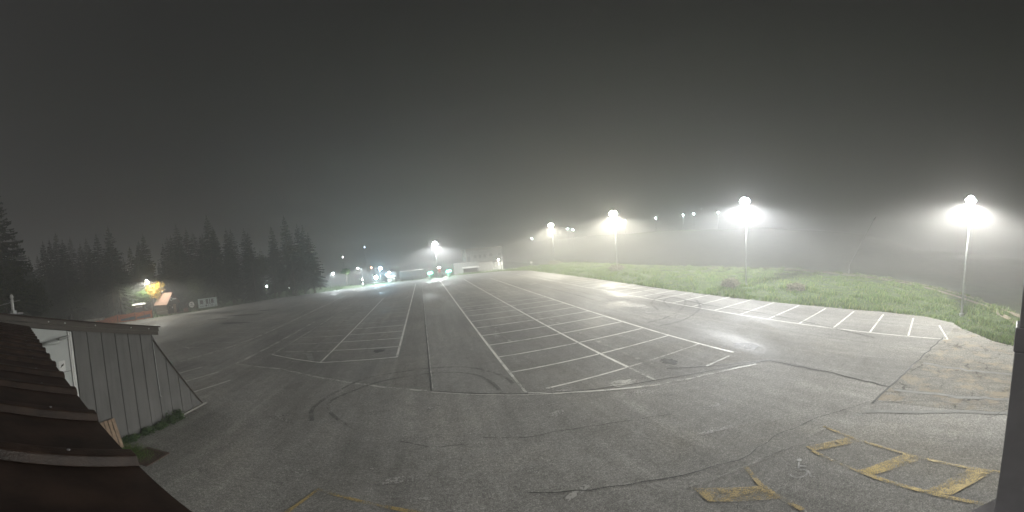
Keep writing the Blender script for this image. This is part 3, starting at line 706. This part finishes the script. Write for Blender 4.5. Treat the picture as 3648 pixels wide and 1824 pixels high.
# metal barrier
t = thing('crowd_barrier', 'low galvanised tube barrier in front of the hut wall', 'barrier', (-48.9, 47.3, 0), R(80))
MB().tube([(-1.3, 0, 0), (-1.3, 0, 1.0), (1.3, 0, 1.0), (1.3, 0, 0)], .03, 7).build('frame', M['steel'], t)
MB().tube([(-1.3, 0, .35), (1.3, 0, .35)], .02, 6).build('lower_rail', M['steel'], t)
for i in range(9): x = -1.04 + i * .26; MB().tube([(x, 0, .35), (x, 0, 1.0)], .01, 5).build('bar', M['steel'], t)
for x in (-1, 1): MB().tube([(x, -.3, .03), (x, .3, .03)], .025, 6).build('foot', M['steel'], t)
# sign boards right of the hut
t = thing('shield_sign', 'small rounded white sign between the hut and the map board', 'sign', (-45.8, 53.0, 0), R(48))
MB().extr([(.62 * math.cos(a), -.03, 1.5 + .68 * math.sin(a)) for a in (R(22.5 + 45 * i) for i in range(8))], (0, .06, 0)).build('sign_face', M['bright'], t)
for x0, z0 in ((-.3, 1.7), (-.1, 1.55), (-.35, 1.3), (0, 1.2)): MB().box(x0, x0 + .4, -.045, -.032, z0, z0 + .09).build('emblem', M['print'], t)
for x in (-.4, .4): MB().box(x - .05, x + .05, .03, .11, 0, 1.6).build('post', M['hutwood'], t)
t = thing('map_board', 'wide pale blue information board on legs at the wood edge', 'sign', (-42.7, 54.6, 0), R(40))
MB().box(-2.0, 2.0, -.04, .04, .55, 2.5).build('sign_face', M['boardpale'], t)
for x0, x1, z0, z1 in ((-1.6, -.95, 1.35, 2.2), (-.35, .15, 1.3, 2.3), (.35, .55, 1.2, 2.35), (.75, 1.25, 1.35, 2.25), (.1, .2, .65, 1.2), (.6, .7, .65, 1.2), (.9, 1.0, .65, 1.2), (-1.7, -.8, .85, .95), (1.4, 1.75, .7, .85)):
    MB().box(x0, x1, -.055, -.042, z0, z1).build('printed_panel', M['print'], t)
MB().disc((-.35, -.045, .95), (0, -1, 0), .22, .012, 12).build('printed_emblem', M['print'], t)
for x in (-1.9, 1.9): MB().box(x - .07, x + .07, .045, .17, 0, 2.5).build('post', M['hutwood'], t)
t = thing('red_crate', 'small red brown box standing right of the hut door', 'box', (-46.9, 52.2, 0), R(48))
MB().box(-.5, .5, -.3, .3, .06, .9).build('case', M['shingle'], t, bevel=.02); MB().box(-.55, .55, -.35, .35, .9, .98).build('lid', M['hutwood'], t)
for x in (-.4, .4): MB().box(x - .06, x + .06, -.28, .28, 0, .06).build('runner', M['hutwood'], t)

# ------------------------------------------------------------------ lane lamps and far side of the lot
def lane_lamp(label, x, y, h, color, power, arm, zb, group='small lamps on the far lane', lens=40, **kw):
    t = thing('lane_lamp', label, 'lamp post', (x, y, zb), 0, group)
    MB().tube([(0, 0, -.3), (0, 0, h - .1), (arm * .5, 0, h + .05), (arm, 0, h + .05)], [.07, .055, .04, .035], 8).build('pole', M['steel'], t, True)
    hd = MB().box(arm - .25, arm + .25, -.14, .14, h + .03, h + .15).build('lamp_head', M['darksteel'], t, bevel=.02)
    MB().ball((arm, 0, h + .02), .24 if lens < 80 else .42, .2 if lens < 80 else .36, .1 if lens < 80 else .34).build('lens', emit('lane_lens_glow', color, lens / 5), hd, True)
    point(t, (arm, -.1, h - (.15 if lens < 80 else .45)), color, power, **kw)
    return t
lane_lamp('small lamp on a leaning pole at the right end of the wood', -23.6, 81.0, 4.2, (.85, .95, 1), 110, .8, -.2, spread=1.2, cap=3)
lane_lamp('small lane lamp right of the wood with its arm to the left', -15.6, 82.4, 4.6, (.95, 1, 1), 110, -.9, -.1, spread=1.2, cap=3)
lane_lamp('tall lamp with a blue white light beside the dark roofed kiosk', -11.2, 83.5, 3.9, (.35, .7, 1), 80, .3, -.1, lens=110, spread=.6, cap=2)
lane_lamp('low lamp glaring white blue below the blue one', -12.0, 80.5, 1.75, (.75, .95, 1), 36, .2, 0, lens=150, spread=.4, cap=2)
t = thing('lamp_cabinet', 'slim pale cabinet post with small lights beside the lane lamp', 'cabinet', (-15.1, 79.6, 0))
MB().box(-.16, .16, -.14, .14, 0, 2.0).build('case', M['concrete'], t, bevel=.02); MB().box(-.2, .2, -.18, .18, 2.0, 2.1).build('cap', M['darksteel'], t)
MB().box(-.1, .1, -.16, -.145, 1.5, 1.8).build('lit_panel', emit('cabinet_glow', (.95, 1, 1), 4), t); MB().box(-.1, .1, -.16, -.145, .5, .7).build('lit_panel', emit('cabinet_glow', (.95, 1, 1), 2.5), t)
# glimmers between the trunks
for i, (x, y, h, r_, c, lb) in enumerate(((-39.5, 76, 2.6, .16, (.9, 1, 1), 'white globe lamp shining between the trunks of the wood'), (-33.2, 76.5, 2.7, .12, (.95, 1, .95), 'small globe lamp at the right end of the wood'), (-46.2, 66.5, 1.2, .12, (.9, .95, .95), 'low dim globe lamp deep in the wood'))):
    t = thing('globe_lamp', lb, 'lamp post', (x, y, float(T(x, y))), 0, 'globe lamps in the wood')
    MB().tube([(0, 0, -.1), (0, 0, h)], .04, 7).build('pole', M['darksteel'], t)
    MB().ball((0, 0, h + r_), r_, r_, r_).build('globe', emit('globe_glow', c, 45), t, True)
    point(t, (0, 0, h - .12), c, 28 if i < 2 else 8, photo=False)
shrub('lit_bush', 'pale bush lit white by the globe lamp between the trunks', 'shrub', -38.6, 74.2, 1.2, 1.0, 1.9, M['weed'], 900, .16, 71)
shrub('lit_bush', 'small pale bush in front of the right globe lamp', 'shrub', -32.6, 74.8, .9, .8, 1.3, M['weed'], 600, .14, 72)
leafy('small_tree', 'small lit tree crown between the two lane lamps', -20.3, 84.5, 5.0, 4.0, 1.3, 1.0, M['green'], 900, .16, 77)
# rail fence along the far edge
FX = [(-14.6, 79.2), (-12.6, 79.9), (-10.2, 80.4), (-7.8, 80.9), (-5.4, 81.4), (-3.0, 81.9), (-.6, 82.3)]
fen = thing('rail_fence', 'dark wooden rail fence along the far edge of the car park', 'fence')
for x, y in FX: MB().box(x - .06, x + .06, y - .06, y + .06, 0, 1.05).build('post', M['hutwood'], fen)
for a, b in zip(FX, FX[1:]):
    for z in (.45, .85): MB().tube([(a[0], a[1] - .08, z), (b[0], b[1] - .08, z)], .05, 6).build('rail', M['hutwood'], fen)
# dark roofed kiosk
kx, ky = -8.4, 84.0
t = thing('kiosk', 'small kiosk with dark pitched roof and white lit counter', 'kiosk', (kx, ky, 0))
for x in (-1.1, 1.1):
    for y in (-.8, .8): MB().box(x - .07, x + .07, y - .07, y + .07, -.1, 1.9).build('post', M['hutwood'], t)
MB().hexa([(-1.5, -1.2, 1.75), (1.5, -1.2, 1.75), (1.5, 1.2, 1.75), (-1.5, 1.2, 1.75), (-1.1, -.3, 2.55), (1.1, -.3, 2.55), (1.1, .3, 2.55), (-1.1, .3, 2.55)]).build('roof', M['darksteel'], t)
MB().box(-1.0, 1.0, -.7, .7, 1.3, 1.62).build('light_box', emit('counter_glow', (.9, 1, 1), .35), t); MB().box(-1.02, 1.02, -.72, .72, .1, .8).build('counter', M['bright'], t)
MB().box(1.2, 1.5, -1.0, -.9, 1.5, 2.5).build('side_sign', M['bright'], t)
MB().ball((-.3, -.4, 2.6), .12, .12, .1).build('roof_lamp', emit('roof_lamp_glow', (1, 1, 1), 25), t)
# white trailer behind the fence
t = thing('white_container', 'long white site container behind the rail fence', 'container', (-2.9, 87.5, -.2))
MB().box(-3.4, 3.4, -1.2, 1.2, .15, 2.4).build('body', M['render'], t, bevel=.03)
for x in (-2.2, -.8, .6, 2.0): MB().box(x - .25, x + .25, -1.22, -1.2, 1.2, 1.75).build('window', M['print'], t)
MB().box(-3.45, 3.45, -1.25, 1.25, 2.4, 2.48).build('roof', M['concrete'], t)
for x in (-3, 3): MB().box(x - .15, x + .15, -1, 1, -.1, .15).build('foot', M['concrete'], t)
# ticket terminals with green lights
for x, y, lb in ((1.6, 81.3, 'left ticket post with twin green lights at the far edge'), (6.25, 81.6, 'right ticket post with twin green lights at the far edge')):
    t = thing('ticket_post', lb, 'ticket machine', (x, y, .0), 0, 'ticket posts with green lights')
    MB().box(-.42, -.08, -.2, .2, 0, 1.05).build('case', M['bright'], t, bevel=.03); MB().box(.08, .36, -.18, .18, 0, 1.0).build('case', M['concrete'], t, bevel=.03)
    for xx, zz in ((-.34, 1.38), (.3, 1.44)):
        hd = MB().disc((xx, .02, zz), (0, -1, 0), .33, .12, 18).build('signal_head', M['darksteel'], t)
        MB().disc((xx, -.1, zz), (0, -1, 0), .28, .02, 18).build('green_light', emit('green_glow', (.10, .9, .55), 3.2), hd)
    MB().box(-.03, .03, -.03, .03, 0, 1.3).build('mast', M['darksteel'], t)
    point(t, (0, -.35, 1.4), (.15, 1, .6), 5, photo=False)
t = thing('pay_station', 'red and white pay station with lit top between the ticket posts', 'pay station', (3.7, 83.0, 0))
MB().box(-.65, .1, -.3, .3, 0, 1.2).build('base', M['concrete'], t, bevel=.02); MB().box(-.05, .6, -.25, .25, 1.2, 2.3).build('red_panel', M['red'], t)
MB().box(-.12, -.05, -.27, .27, 1.2, 2.45).build('white_edge', M['bright'], t); MB().box(-.05, .6, -.27, .27, 2.3, 2.6).build('light_head', emit('pay_glow', (1, .97, .9), 5), t)
MB().box(-.05, .1, -.2, .2, 0, 1.2).build('plinth', M['darksteel'], t)
t = thing('boom_barrier', 'striped barrier arm lying between the ticket posts', 'barrier', (4.6, 81.9, 0))
MB().box(-.15, .15, -.15, .15, 0, 1.0).build('housing', M['darksteel'], t); MB().tube([(.1, -.2, .8), (1.3, -.2, 1.35)], .05, 6).build('arm', M['bright'], t)
# shelter and low wall right of them
t = thing('bus_shelter', 'low grey open shelter left of the pale building', 'shelter', (12.6, 87.0, -.2))
for x in (-1.9, -.2, 1.9): MB().box(x - .08, x + .08, -.1, .1, 0, 1.55).build('post', M['hutwood'], t)
MB().hexa([(-2.2, -1, 1.5), (2.2, -1, 1.5), (2.2, 1, 1.75), (-2.2, 1, 1.75), (-2.2, -1, 1.62), (2.2, -1, 1.62), (2.2, 1, 1.87), (-2.2, 1, 1.87)]).build('roof', M['concrete'], t)
MB().box(-1.8, 1.8, .6, .7, .3, 1.5).build('back_panel', M['hutwood'], t); MB().box(-1.7, 1.7, .1, .5, .4, .46).build('bench', M['wood'], t)
# pale building
bz = float(T(18, 120))
b = thing('pale_building', 'pale flat roofed two storey building fading in the fog', 'building', (16.2, 122, bz))
H2 = 6.4 - bz
MB().box(.0, 14, 0, 9, -.5, H2).build('wall', M['render'], b)
MB().box(-.3, 14.3, -.3, 9.3, H2, H2 + .3).build('roof', M['concrete'], b)
MB().box(.6, 8, -.15, -.0, H2 - 1.0, H2 - .75).build('cornice', M['concrete'], b)
for x in (3.0, 4.9, 6.7): 
    w_ = MB().box(x, x + 1.0, -.05, 0, H2 - 3.5, H2 - 2.3).build('window', M['hutwood'], b); MB().box(x + .1, x + .9, -.07, -.05, H2 - 3.4, H2 - 2.4).build('pane', M['pane'], w_)
for x in (8.8, 12.2):
    w_ = MB().box(x, x + 1.5, -.05, 0, H2 - 3.4, H2 - 2.0).build('window', M['concrete'], b); MB().box(x + .1, x + 1.4, -.07, -.05, H2 - 3.3, H2 - 2.1).build('pane', M['pane'], w_)
MB().box(.5, 1.6, -.08, 0, 1.0, H2 - 2.6).build('stair_window', M['pane'], b)
for x in (2.6,): MB().box(x, x + .8, -.06, 0, H2 - 5.4, H2 - 4.4).build('window', M['pane'], b)
b2 = thing('low_annex', 'low pale flat annex in front of the pale building', 'building', (13.2, 109, -2.3), 0)
MB().box(-3.0, 5.2, 0, 4, -.3, 4.2).build('wall', M['render'], b2); MB().box(-3.15, 5.35, -.15, 4.15, 4.2, 4.4).build('roof', M['concrete'], b2)
MB().box(5.2, 10.4, 1, 4, -.3, 4.0).build('side_wing', M['concrete'], b2); MB().box(5.35, 10.5, .85, 4.15, 4.0, 4.15).build('wing_roof', M['hutwood'], b2)
MB().box(10.4, 14.0, .8, 4, 3.7, 3.9).build('porch_roof', M['hutwood'], b2)
for x in (11.5, 12.6, 13.7): MB().box(x - .12, x + .12, .9, 1.14, -.3, 3.7).build('pillar', M['bright'], b2)
MB().box(10.4, 13.9, 3.6, 4, -.3, 3.7).build('porch_wall', M['bright'], b2)
t = thing('porch_lamp', 'small lamp over the porch of the low annex', 'lamp', (25.6, 109.6, 1.9))
MB().box(-.25, .25, -.1, .1, 0, .12).build('bracket', M['darksteel'], t); MB().ball((0, -.2, .12), .22, .16, .12).build('lens', emit('porch_glow', (1, 1, .95), 30), t, True)
point(t, (0, -.5, -.05), (1, .98, .9), 16, photo=False)
# planted verge at the far right corner with pale stones
for i in range(13):
    x = 15.5 + i * .75 + fr.uniform(-.2, .2); y = 85.3 - .03 * i
    m = MB(); m.ball((0, 0, .12), .28 * fr.uniform(.7, 1.2), .24, .2, 7, 5)
    o = m.build('verge_stone', M['bright']); o.location = (x, y, float(T(x, y)) + .05); o.rotation_euler = (fr.uniform(-.3, .3), 0, fr.uniform(0, 3))
    tag(o, f'{ORD[i]} pale stone from the left in the row on the far verge', 'stone', 'row of pale stones on the far verge')
N = 2500
gx = rng.uniform(9, 30, N); gy = 83.5 + rng.uniform(0, 5, N); kp = ~inside(gx, gy, LOT); gx, gy = gx[kp], gy[kp]
tag(link('verge_grass', tri_mesh('verge_grass', blades(gx, gy, T(gx, gy) - .02, rng.uniform(.15, .45, len(gx)), .1, .7), M['grassmat'])), 'strip of grass on the verge at the far edge of the car park', 'grass', kind='stuff')
t = thing('verge_sign', 'small white sign on a post at the far right corner', 'sign', (29.5, 86.5, float(T(29.5, 86.5))))
MB().box(-.04, .04, -.04, .04, 0, 1.3).build('post', M['steel'], t); MB().box(-.3, .3, -.06, -.04, .9, 1.5).build('sign_face', M['bright'], t)

# ------------------------------------------------------------------ lights up on the slope
for i, (x, y, z, p) in enumerate(((76, 217, 10.9, 150), (95, 199, 15.7, 90), (98, 197, 14.7, 90), (116, 163, 17.8, 230), (124, 144, 18.2, 260), (132, 130, 19.3, 420), (132, 122, 19.3, 300), (133, 106, 19.2, 160))):
    g_ = float(T(x, y)); h = z - g_
    t = thing('slope_lamp', ('cold white lamp on the hillside, lowest and farthest left of its row', 'faint cold lamp on the hillside beside the far warm lamp, upper of two', 'faint cold lamp on the hillside beside the far warm lamp, lower of two', 'cold hillside lamp close to the right of the biggest halo', 'cold hillside lamp alone between the biggest halo and the bright pair', 'left and brighter lamp of the close pair on the hillside', 'right lamp of the close pair on the hillside', 'cold hillside lamp farthest right, near the tall cool lamp')[i], 'lamp post', (x, y, g_), 0, 'lamps up on the hillside')
    MB().tube([(0, 0, -.5), (0, 0, h)], [.14, .08], 7).build('mast', M['steel'], t)
    hd = MB().box(-.5, .3, -.4, .4, h, h + .25).build('lamp_head', M['darksteel'], t)
    MB().ball((-.25, -.2, h - .02), .4, .4, .25).build('lens', emit('slope_glow', (.8, 1, 1), 16), hd, True)
    point(t, (-.3, -.2, h - .5), (.8, .98, 1), p * .2, photo=False)
for x, y, z, c, lb in ((-30, 175, 13.7, (.5, .75, 1), 'distant bluish light high above the lane'), (-38, 156, 9.3, (1, .9, .8), 'tiny distant light above the right end of the wood'), (-15.0, 95, 3.9, (1, .35, .2), 'small dim red light left of the blue lamp')):
    g_ = float(T(x, y)); t = thing('distant_lamp', lb, 'lamp post', (x, y, g_))
    MB().tube([(0, 0, -.3), (0, 0, z - g_)], [.12, .06], 6).build('mast', M['steel'], t); MB().ball((0, 0, z - g_ + .15), .3 if y > 100 else .14, .3 if y > 100 else .14, .2).build('lens', emit('distant_glow', c, 6 if y > 100 else 3), t, True)
# snow lance on the meadow
lx, ly = 66.0, 18.6; lz = float(T(lx, ly))
t = thing('snow_lance', 'thin tilted metal lance on a short post on the dark meadow', 'snow lance', (lx, ly, lz))
MB().tube([(0, 0, -.3), (0, 0, 2.6)], [.11, .09], 8).build('post', M['steel'], t); MB().tube([(0, 0, 2.5), (.9, -2.6, 8.2), (1.6, -4.3, 12.2)], [.07, .06, .04], 7).build('lance', M['steel'], t); MB().tube([(1.6, -4.3, 12.2), (1.75, -4.7, 12.9)], [.1, .08], 7).build('nozzle_head', M['darksteel'], t)

# ------------------------------------------------------------------ lodge roof under the camera
nv = Vector((.319, .948, 0)); tv = Vector((-.948, .319, 0))
EN, EZ, SL = .388, 5.18, .27
def RP(t_, n_, dz=0): p = tv * t_ + nv * n_; return (p.x, p.y, EZ + SL * (EN - n_) + dz)
lodge = thing('lodge_wing', 'dark brown ribbed metal roof of the lodge wing at the lower left', 'building')
T0, T1, BK = .12, 9.85, -4.5
MB().extr([RP(T0, EN), RP(T1, EN), RP(T1, BK), RP(T0, BK)], (0, 0, -.05)).build('roof_sheet', M['roofbrown'], lodge)
for i in range(16):
    tc = .662 + i * .617
    pr = [(-.062, .002), (-.04, .05), (.026, .054), (.044, .002)]
    rb = MB().extr([RP(tc + a, EN + .004, d) for a, d in pr], Vector(RP(tc, BK)) - Vector(RP(tc, EN + .004))).build('roof_rib', M['roofrib'], lodge, bevel=.006)
    for q in (.25, .95): MB().disc(RP(tc, EN - q, .052), (0, 0, 1), .007, .006, 6).build('screw', M['darksteel'], rb)
MB().extr([RP(T0, EN + .006, -.06), RP(T1, EN + .006, -.06), RP(T1, EN + .006, -.16), RP(T0, EN + .006, -.16)], tuple(-nv * .03)).build('eave_trim', M['fascia'], lodge)
w0, w1 = tv * (T0 + .1) + nv * .1, tv * (T1 - .1) + nv * .1
MB().extr([(w0.x, w0.y, 0), (w1.x, w1.y, 0), (w1.x, w1.y, 5.0), (w0.x, w0.y, 5.0)], tuple(-nv * .2)).build('wall', M['wallgrey'], lodge)

# ------------------------------------------------------------------ grey annex with white door
XW = -10.2
def ztop(y): return 5.13 - (y - 3.9) * .2135
def zrake(y): return 3.78 - (y - 9.08) * 1.50
ann = thing('grey_annex', 'grey clad annex with sloping end and dark seams beside the brown roof', 'building')
MB().extr([(XW - .03, 3.2, 0), (XW - .03, 11.58, 0), (XW - .03, 9.1, 3.7), (XW - .03, 9.1, ztop(9.1)), (XW - .03, 3.2, ztop(3.2))], (-7, 0, 0)).build('core', M['seam'], ann)
cuts = [5.42, 6.0, 6.6, 7.21, 7.82, 8.43, 9.04, 9.66, 10.27, 10.89, 11.5]
for a, b_ in zip(cuts, cuts[1:]):
    y0, y1 = a + .016, b_ - .016
    za, zb_ = (ztop(y0) if y0 < 9.08 else zrake(y0)), (ztop(y1) if y1 < 9.08 else zrake(y1))
    za, zb_ = max(za, .1), max(zb_, .1)
    MB().extr([(XW, y0, .04), (XW, y1, .04), (XW, y1, zb_), (XW, y0, za)], (-.028, 0, 0)).build('wall_panel', M['wallgrey'], ann)
MB().tube([(XW + .03, 9.08, 3.80), (XW + .03, 11.6, .03)], .035, 8).build('rake_trim', M['fascia'], ann)
MB().tube([(XW + .03, 9.04, 3.75), (XW + .03, 9.05, 1.35), (XW + .09, 9.05, 1.3)], .018, 6).build('downpipe', M['steel'], ann)
for z0, z1, out in ((0, .16, .10), (.165, .33, .16)):
    MB().hexa([(XW - .02, 2.6, ztop(2.6) + z0), (XW + out, 2.6, ztop(2.6) + z0), (XW + out, 9.34, ztop(9.34) + z0), (XW - .02, 9.34, ztop(9.34) + z0), (XW - .02, 2.6, ztop(2.6) + z1), (XW + out, 2.6, ztop(2.6) + z1), (XW + out, 9.34, ztop(9.34) + z1), (XW - .02, 9.34, ztop(9.34) + z1)]).build('fascia', M['fascia'], ann)
MB().hexa([(XW - 7.2, 2.6, ztop(2.6) + .33), (XW + .2, 2.6, ztop(2.6) + .33), (XW + .2, 9.42, ztop(9.42) + .33), (XW - 7.2, 9.42, ztop(9.42) + .33), (XW - 7.2, 2.6, ztop(2.6) + .38), (XW + .2, 2.6, ztop(2.6) + .38), (XW + .2, 9.42, ztop(9.42) + .38), (XW - 7.2, 9.42, ztop(9.42) + .38)]).build('roof', M['roofbrown'], ann)
for y in (4.5, 5.1, 6.3, 7.9, 8.8): MB().ball((XW + .165, y, ztop(y) + .25), .02, .025, .025, 7, 5).build('fascia_bolt', M['bright'], ann)
dr = MB().extr([(XW + .01, 3.4, 1.9), (XW + .01, 5.2, 1.9), (XW + .01, 5.2, ztop(5.2) - .02), (XW + .01, 3.4, ztop(3.4) - .02)], (-.035, 0, 0)).build('door', M['door'], ann)
for y0, y1 in ((5.22, 5.27), (5.285, 5.36)): MB().box(XW - .02, XW + .05, y0, y1, 1.7, ztop(y1) - .03).build('door_frame', M['bright'], dr)
MB().box(XW + .012, XW + .02, 4.76, 5.0, 3.45, 3.82).build('warning_sign', M['bright'], dr)
MB().extr([(XW + .024, 4.81, 3.58), (XW + .024, 4.85, 3.68), (XW + .024, 4.95, 3.72), (XW + .024, 4.93, 3.65), (XW + .024, 4.87, 3.62)], (-.003, 0, 0)).build('sign_symbol', M['seam'], dr)
MB().box(XW + .011, XW + .014, 4.7, 5.19, 3.40, 3.415).build('door_joint', M['seam'], dr)
lampb = MB().tube([(XW + .02, 5.2, 4.62), (XW + .25, 5.1, 4.66), (XW + .35, 4.7, 4.62)], .05, 8).build('lamp_arm', M['steel'], ann)
MB().ball((XW + .36, 4.45, 4.56), .17, .3, .08).build('lamp_shade', M['door'], lampb, True)
MB().box(XW - .6, XW - .1, 6.0, 6.9, ztop(6.4) + .39, ztop(6.4) + .5).build('roof_vent', M['concrete'], ann)
MB().box(XW - .05, XW + .14, 9.4, 11.75, .0, .07).build('plinth_kerb', M['concrete'], ann)
# white post on the annex roof
mx, my, mz = -10.5, 3.46, ztop(3.46) + .38
t = thing('white_mast', 'short white post with rounded top and side rod on the annex roof', 'post', (mx, my, mz))
MB().tube([(0, 0, .1), (0, 0, .52)], [.055, .05], 10).build('post', M['bright'], t, True); MB().ball((0, 0, .6), .065, .065, .09).build('cap', M['bright'], t, True)
MB().tube([(.12, .25, .47), (-.2, -.55, .33)], .014, 6).build('side_rod', M['steel'], t)
MB().box(-.2, .2, -.28, .28, 0, .06).build('base_plate', M['darksteel'], t)
for a in (-.14, .14): MB().box(a - .04, a + .04, -.06, .06, .06, .14).build('bracket', M['steel'], t)
# pallet leaning on the wall
t = thing('wooden_pallet', 'weathered slatted wooden pallet leaning against the grey wall', 'pallet', (-9.72, 6.2, 0), 0)
t.rotation_euler = (0, R(-16), 0)
for i in range(5): MB().box(.0, .022, -.40 + i * .165, -.40 + i * .165 + .135, 0.0, 1.24 - .01 * (i % 2)).build('slat', M['wood'], t)
for z in (.05, .58, 1.12): MB().box(-.09, -.002, -.40, .395, z, z + .09).build('bearer', M['wood'], t)
# weeds at the wall foot
V = []
for i in range(46):
    y = rng.uniform(6.75, 9.85); s_ = .12 + .2 * (y > 9.0) * rng.random() + .1 * rng.random()
    V.append(leaf_cloud((-9.98 + rng.uniform(-.08, .16), y, s_ * .6), .13, .16, s_, 60, .045, 200 + i))
V = np.concatenate(V); V[:, :, 2] = np.maximum(V[:, :, 2], .005)
tag(link('wall_weeds', tri_mesh('wall_weeds', V, M['weed'], 4)), 'leafy weeds growing along the foot of the grey wall', 'weeds', kind='stuff')
N = 1500
gx = -9.1 + rng.normal(0, .38, N); gy = 6.5 + rng.normal(0, .22, N)
tag(link('grass_patch', tri_mesh('grass_patch', blades(gx, gy, np.zeros(N), rng.uniform(.03, .1, N), .012, .8), M['grassmat'])), 'small patch of grass beside the pallet and the iron grate', 'grass', kind='stuff')
# drain grate
t = thing('drain_grate', 'rusty iron drain grate in a concrete frame below the pallet', 'drain', (-8.5, 6.6, .0), R(5))
for a in ((-.5, .5, -.55, -.45), (-.5, .5, .45, .55), (-.5, -.4, -.449, .449), (.4, .5, -.449, .449)): MB().box(*a, 0, .03).build('frame', M['rust'], t)
for i in range(9): x = -.36 + i * .09; MB().box(x - .02, x + .02, -.44, .44, .004, .024).build('bar', M['rust'], t)
MB().box(-.39, .39, -.44, .44, .0022, .003).build('pit', M['seam'], t)

# ------------------------------------------------------------------ steel post right of the camera
a0 = R(104.45); d0 = Vector((math.sin(a0), math.cos(a0), 0)); rgt = Vector((d0.y, -d0.x, 0))
post = thing('steel_post', 'dark grey steel post close by at the right edge', 'post')
def bar(name, o0, o1, r0, r1, z0, z1, mat):
    q = [d0 * r0 + rgt * o0, d0 * r0 + rgt * o1, d0 * r1 + rgt * o1, d0 * r1 + rgt * o0]
    return MB().prism([(p.x, p.y) for p in q], z0, z1).build(name, mat, post, bevel=.004)
M['postgrey'] = simple('post_grey_paint', (.40, .385, .40), .45, 0, .12, 6)
bar('lower_tube', .0, .10, 1.0, 1.12, 0, 5.62, M['postgrey']); bar('upper_tube', .007, .095, 1.006, 1.11, 5.70, 9, M['postgrey'])
bar('side_rail', .104, .118, 1.0, 1.08, 0, 9, M['steel']); bar('outer_rail', .122, .2, 1.0, 1.1, 0, 9, M['postgrey']); bar('collar', -.004, .102, 1.0012, 1.118, 5.62, 5.70, M['postgrey'])
MB().prism([(.86, -.0), (1.20, -.44), (.98, -.60), (.64, -.3)], 4.86, 4.9).build('foot_plate', M['postgrey'], post)

# ------------------------------------------------------------------ fog
hz, nt, bs = newmat('night_fog')
nt.nodes.remove(bs)
pv = nd(nt, 'ShaderNodeVolumePrincipled')
pv.inputs['Color'].default_value = (.965, .963, .96, 1); pv.inputs['Density'].default_value = .006; pv.inputs['Anisotropy'].default_value = .42
nt.links.new(pv.outputs[0], nt.nodes['Material Output'].inputs['Volume'])
hz.cycles.volume_sampling = 'MULTIPLE_IMPORTANCE'
hz.cycles.homogeneous_volume = True
tag(MB().box(-310, 410, -160, 460, -8, 34).build('haze', hz), 'thin night fog over the whole car park', 'fog', kind='stuff')
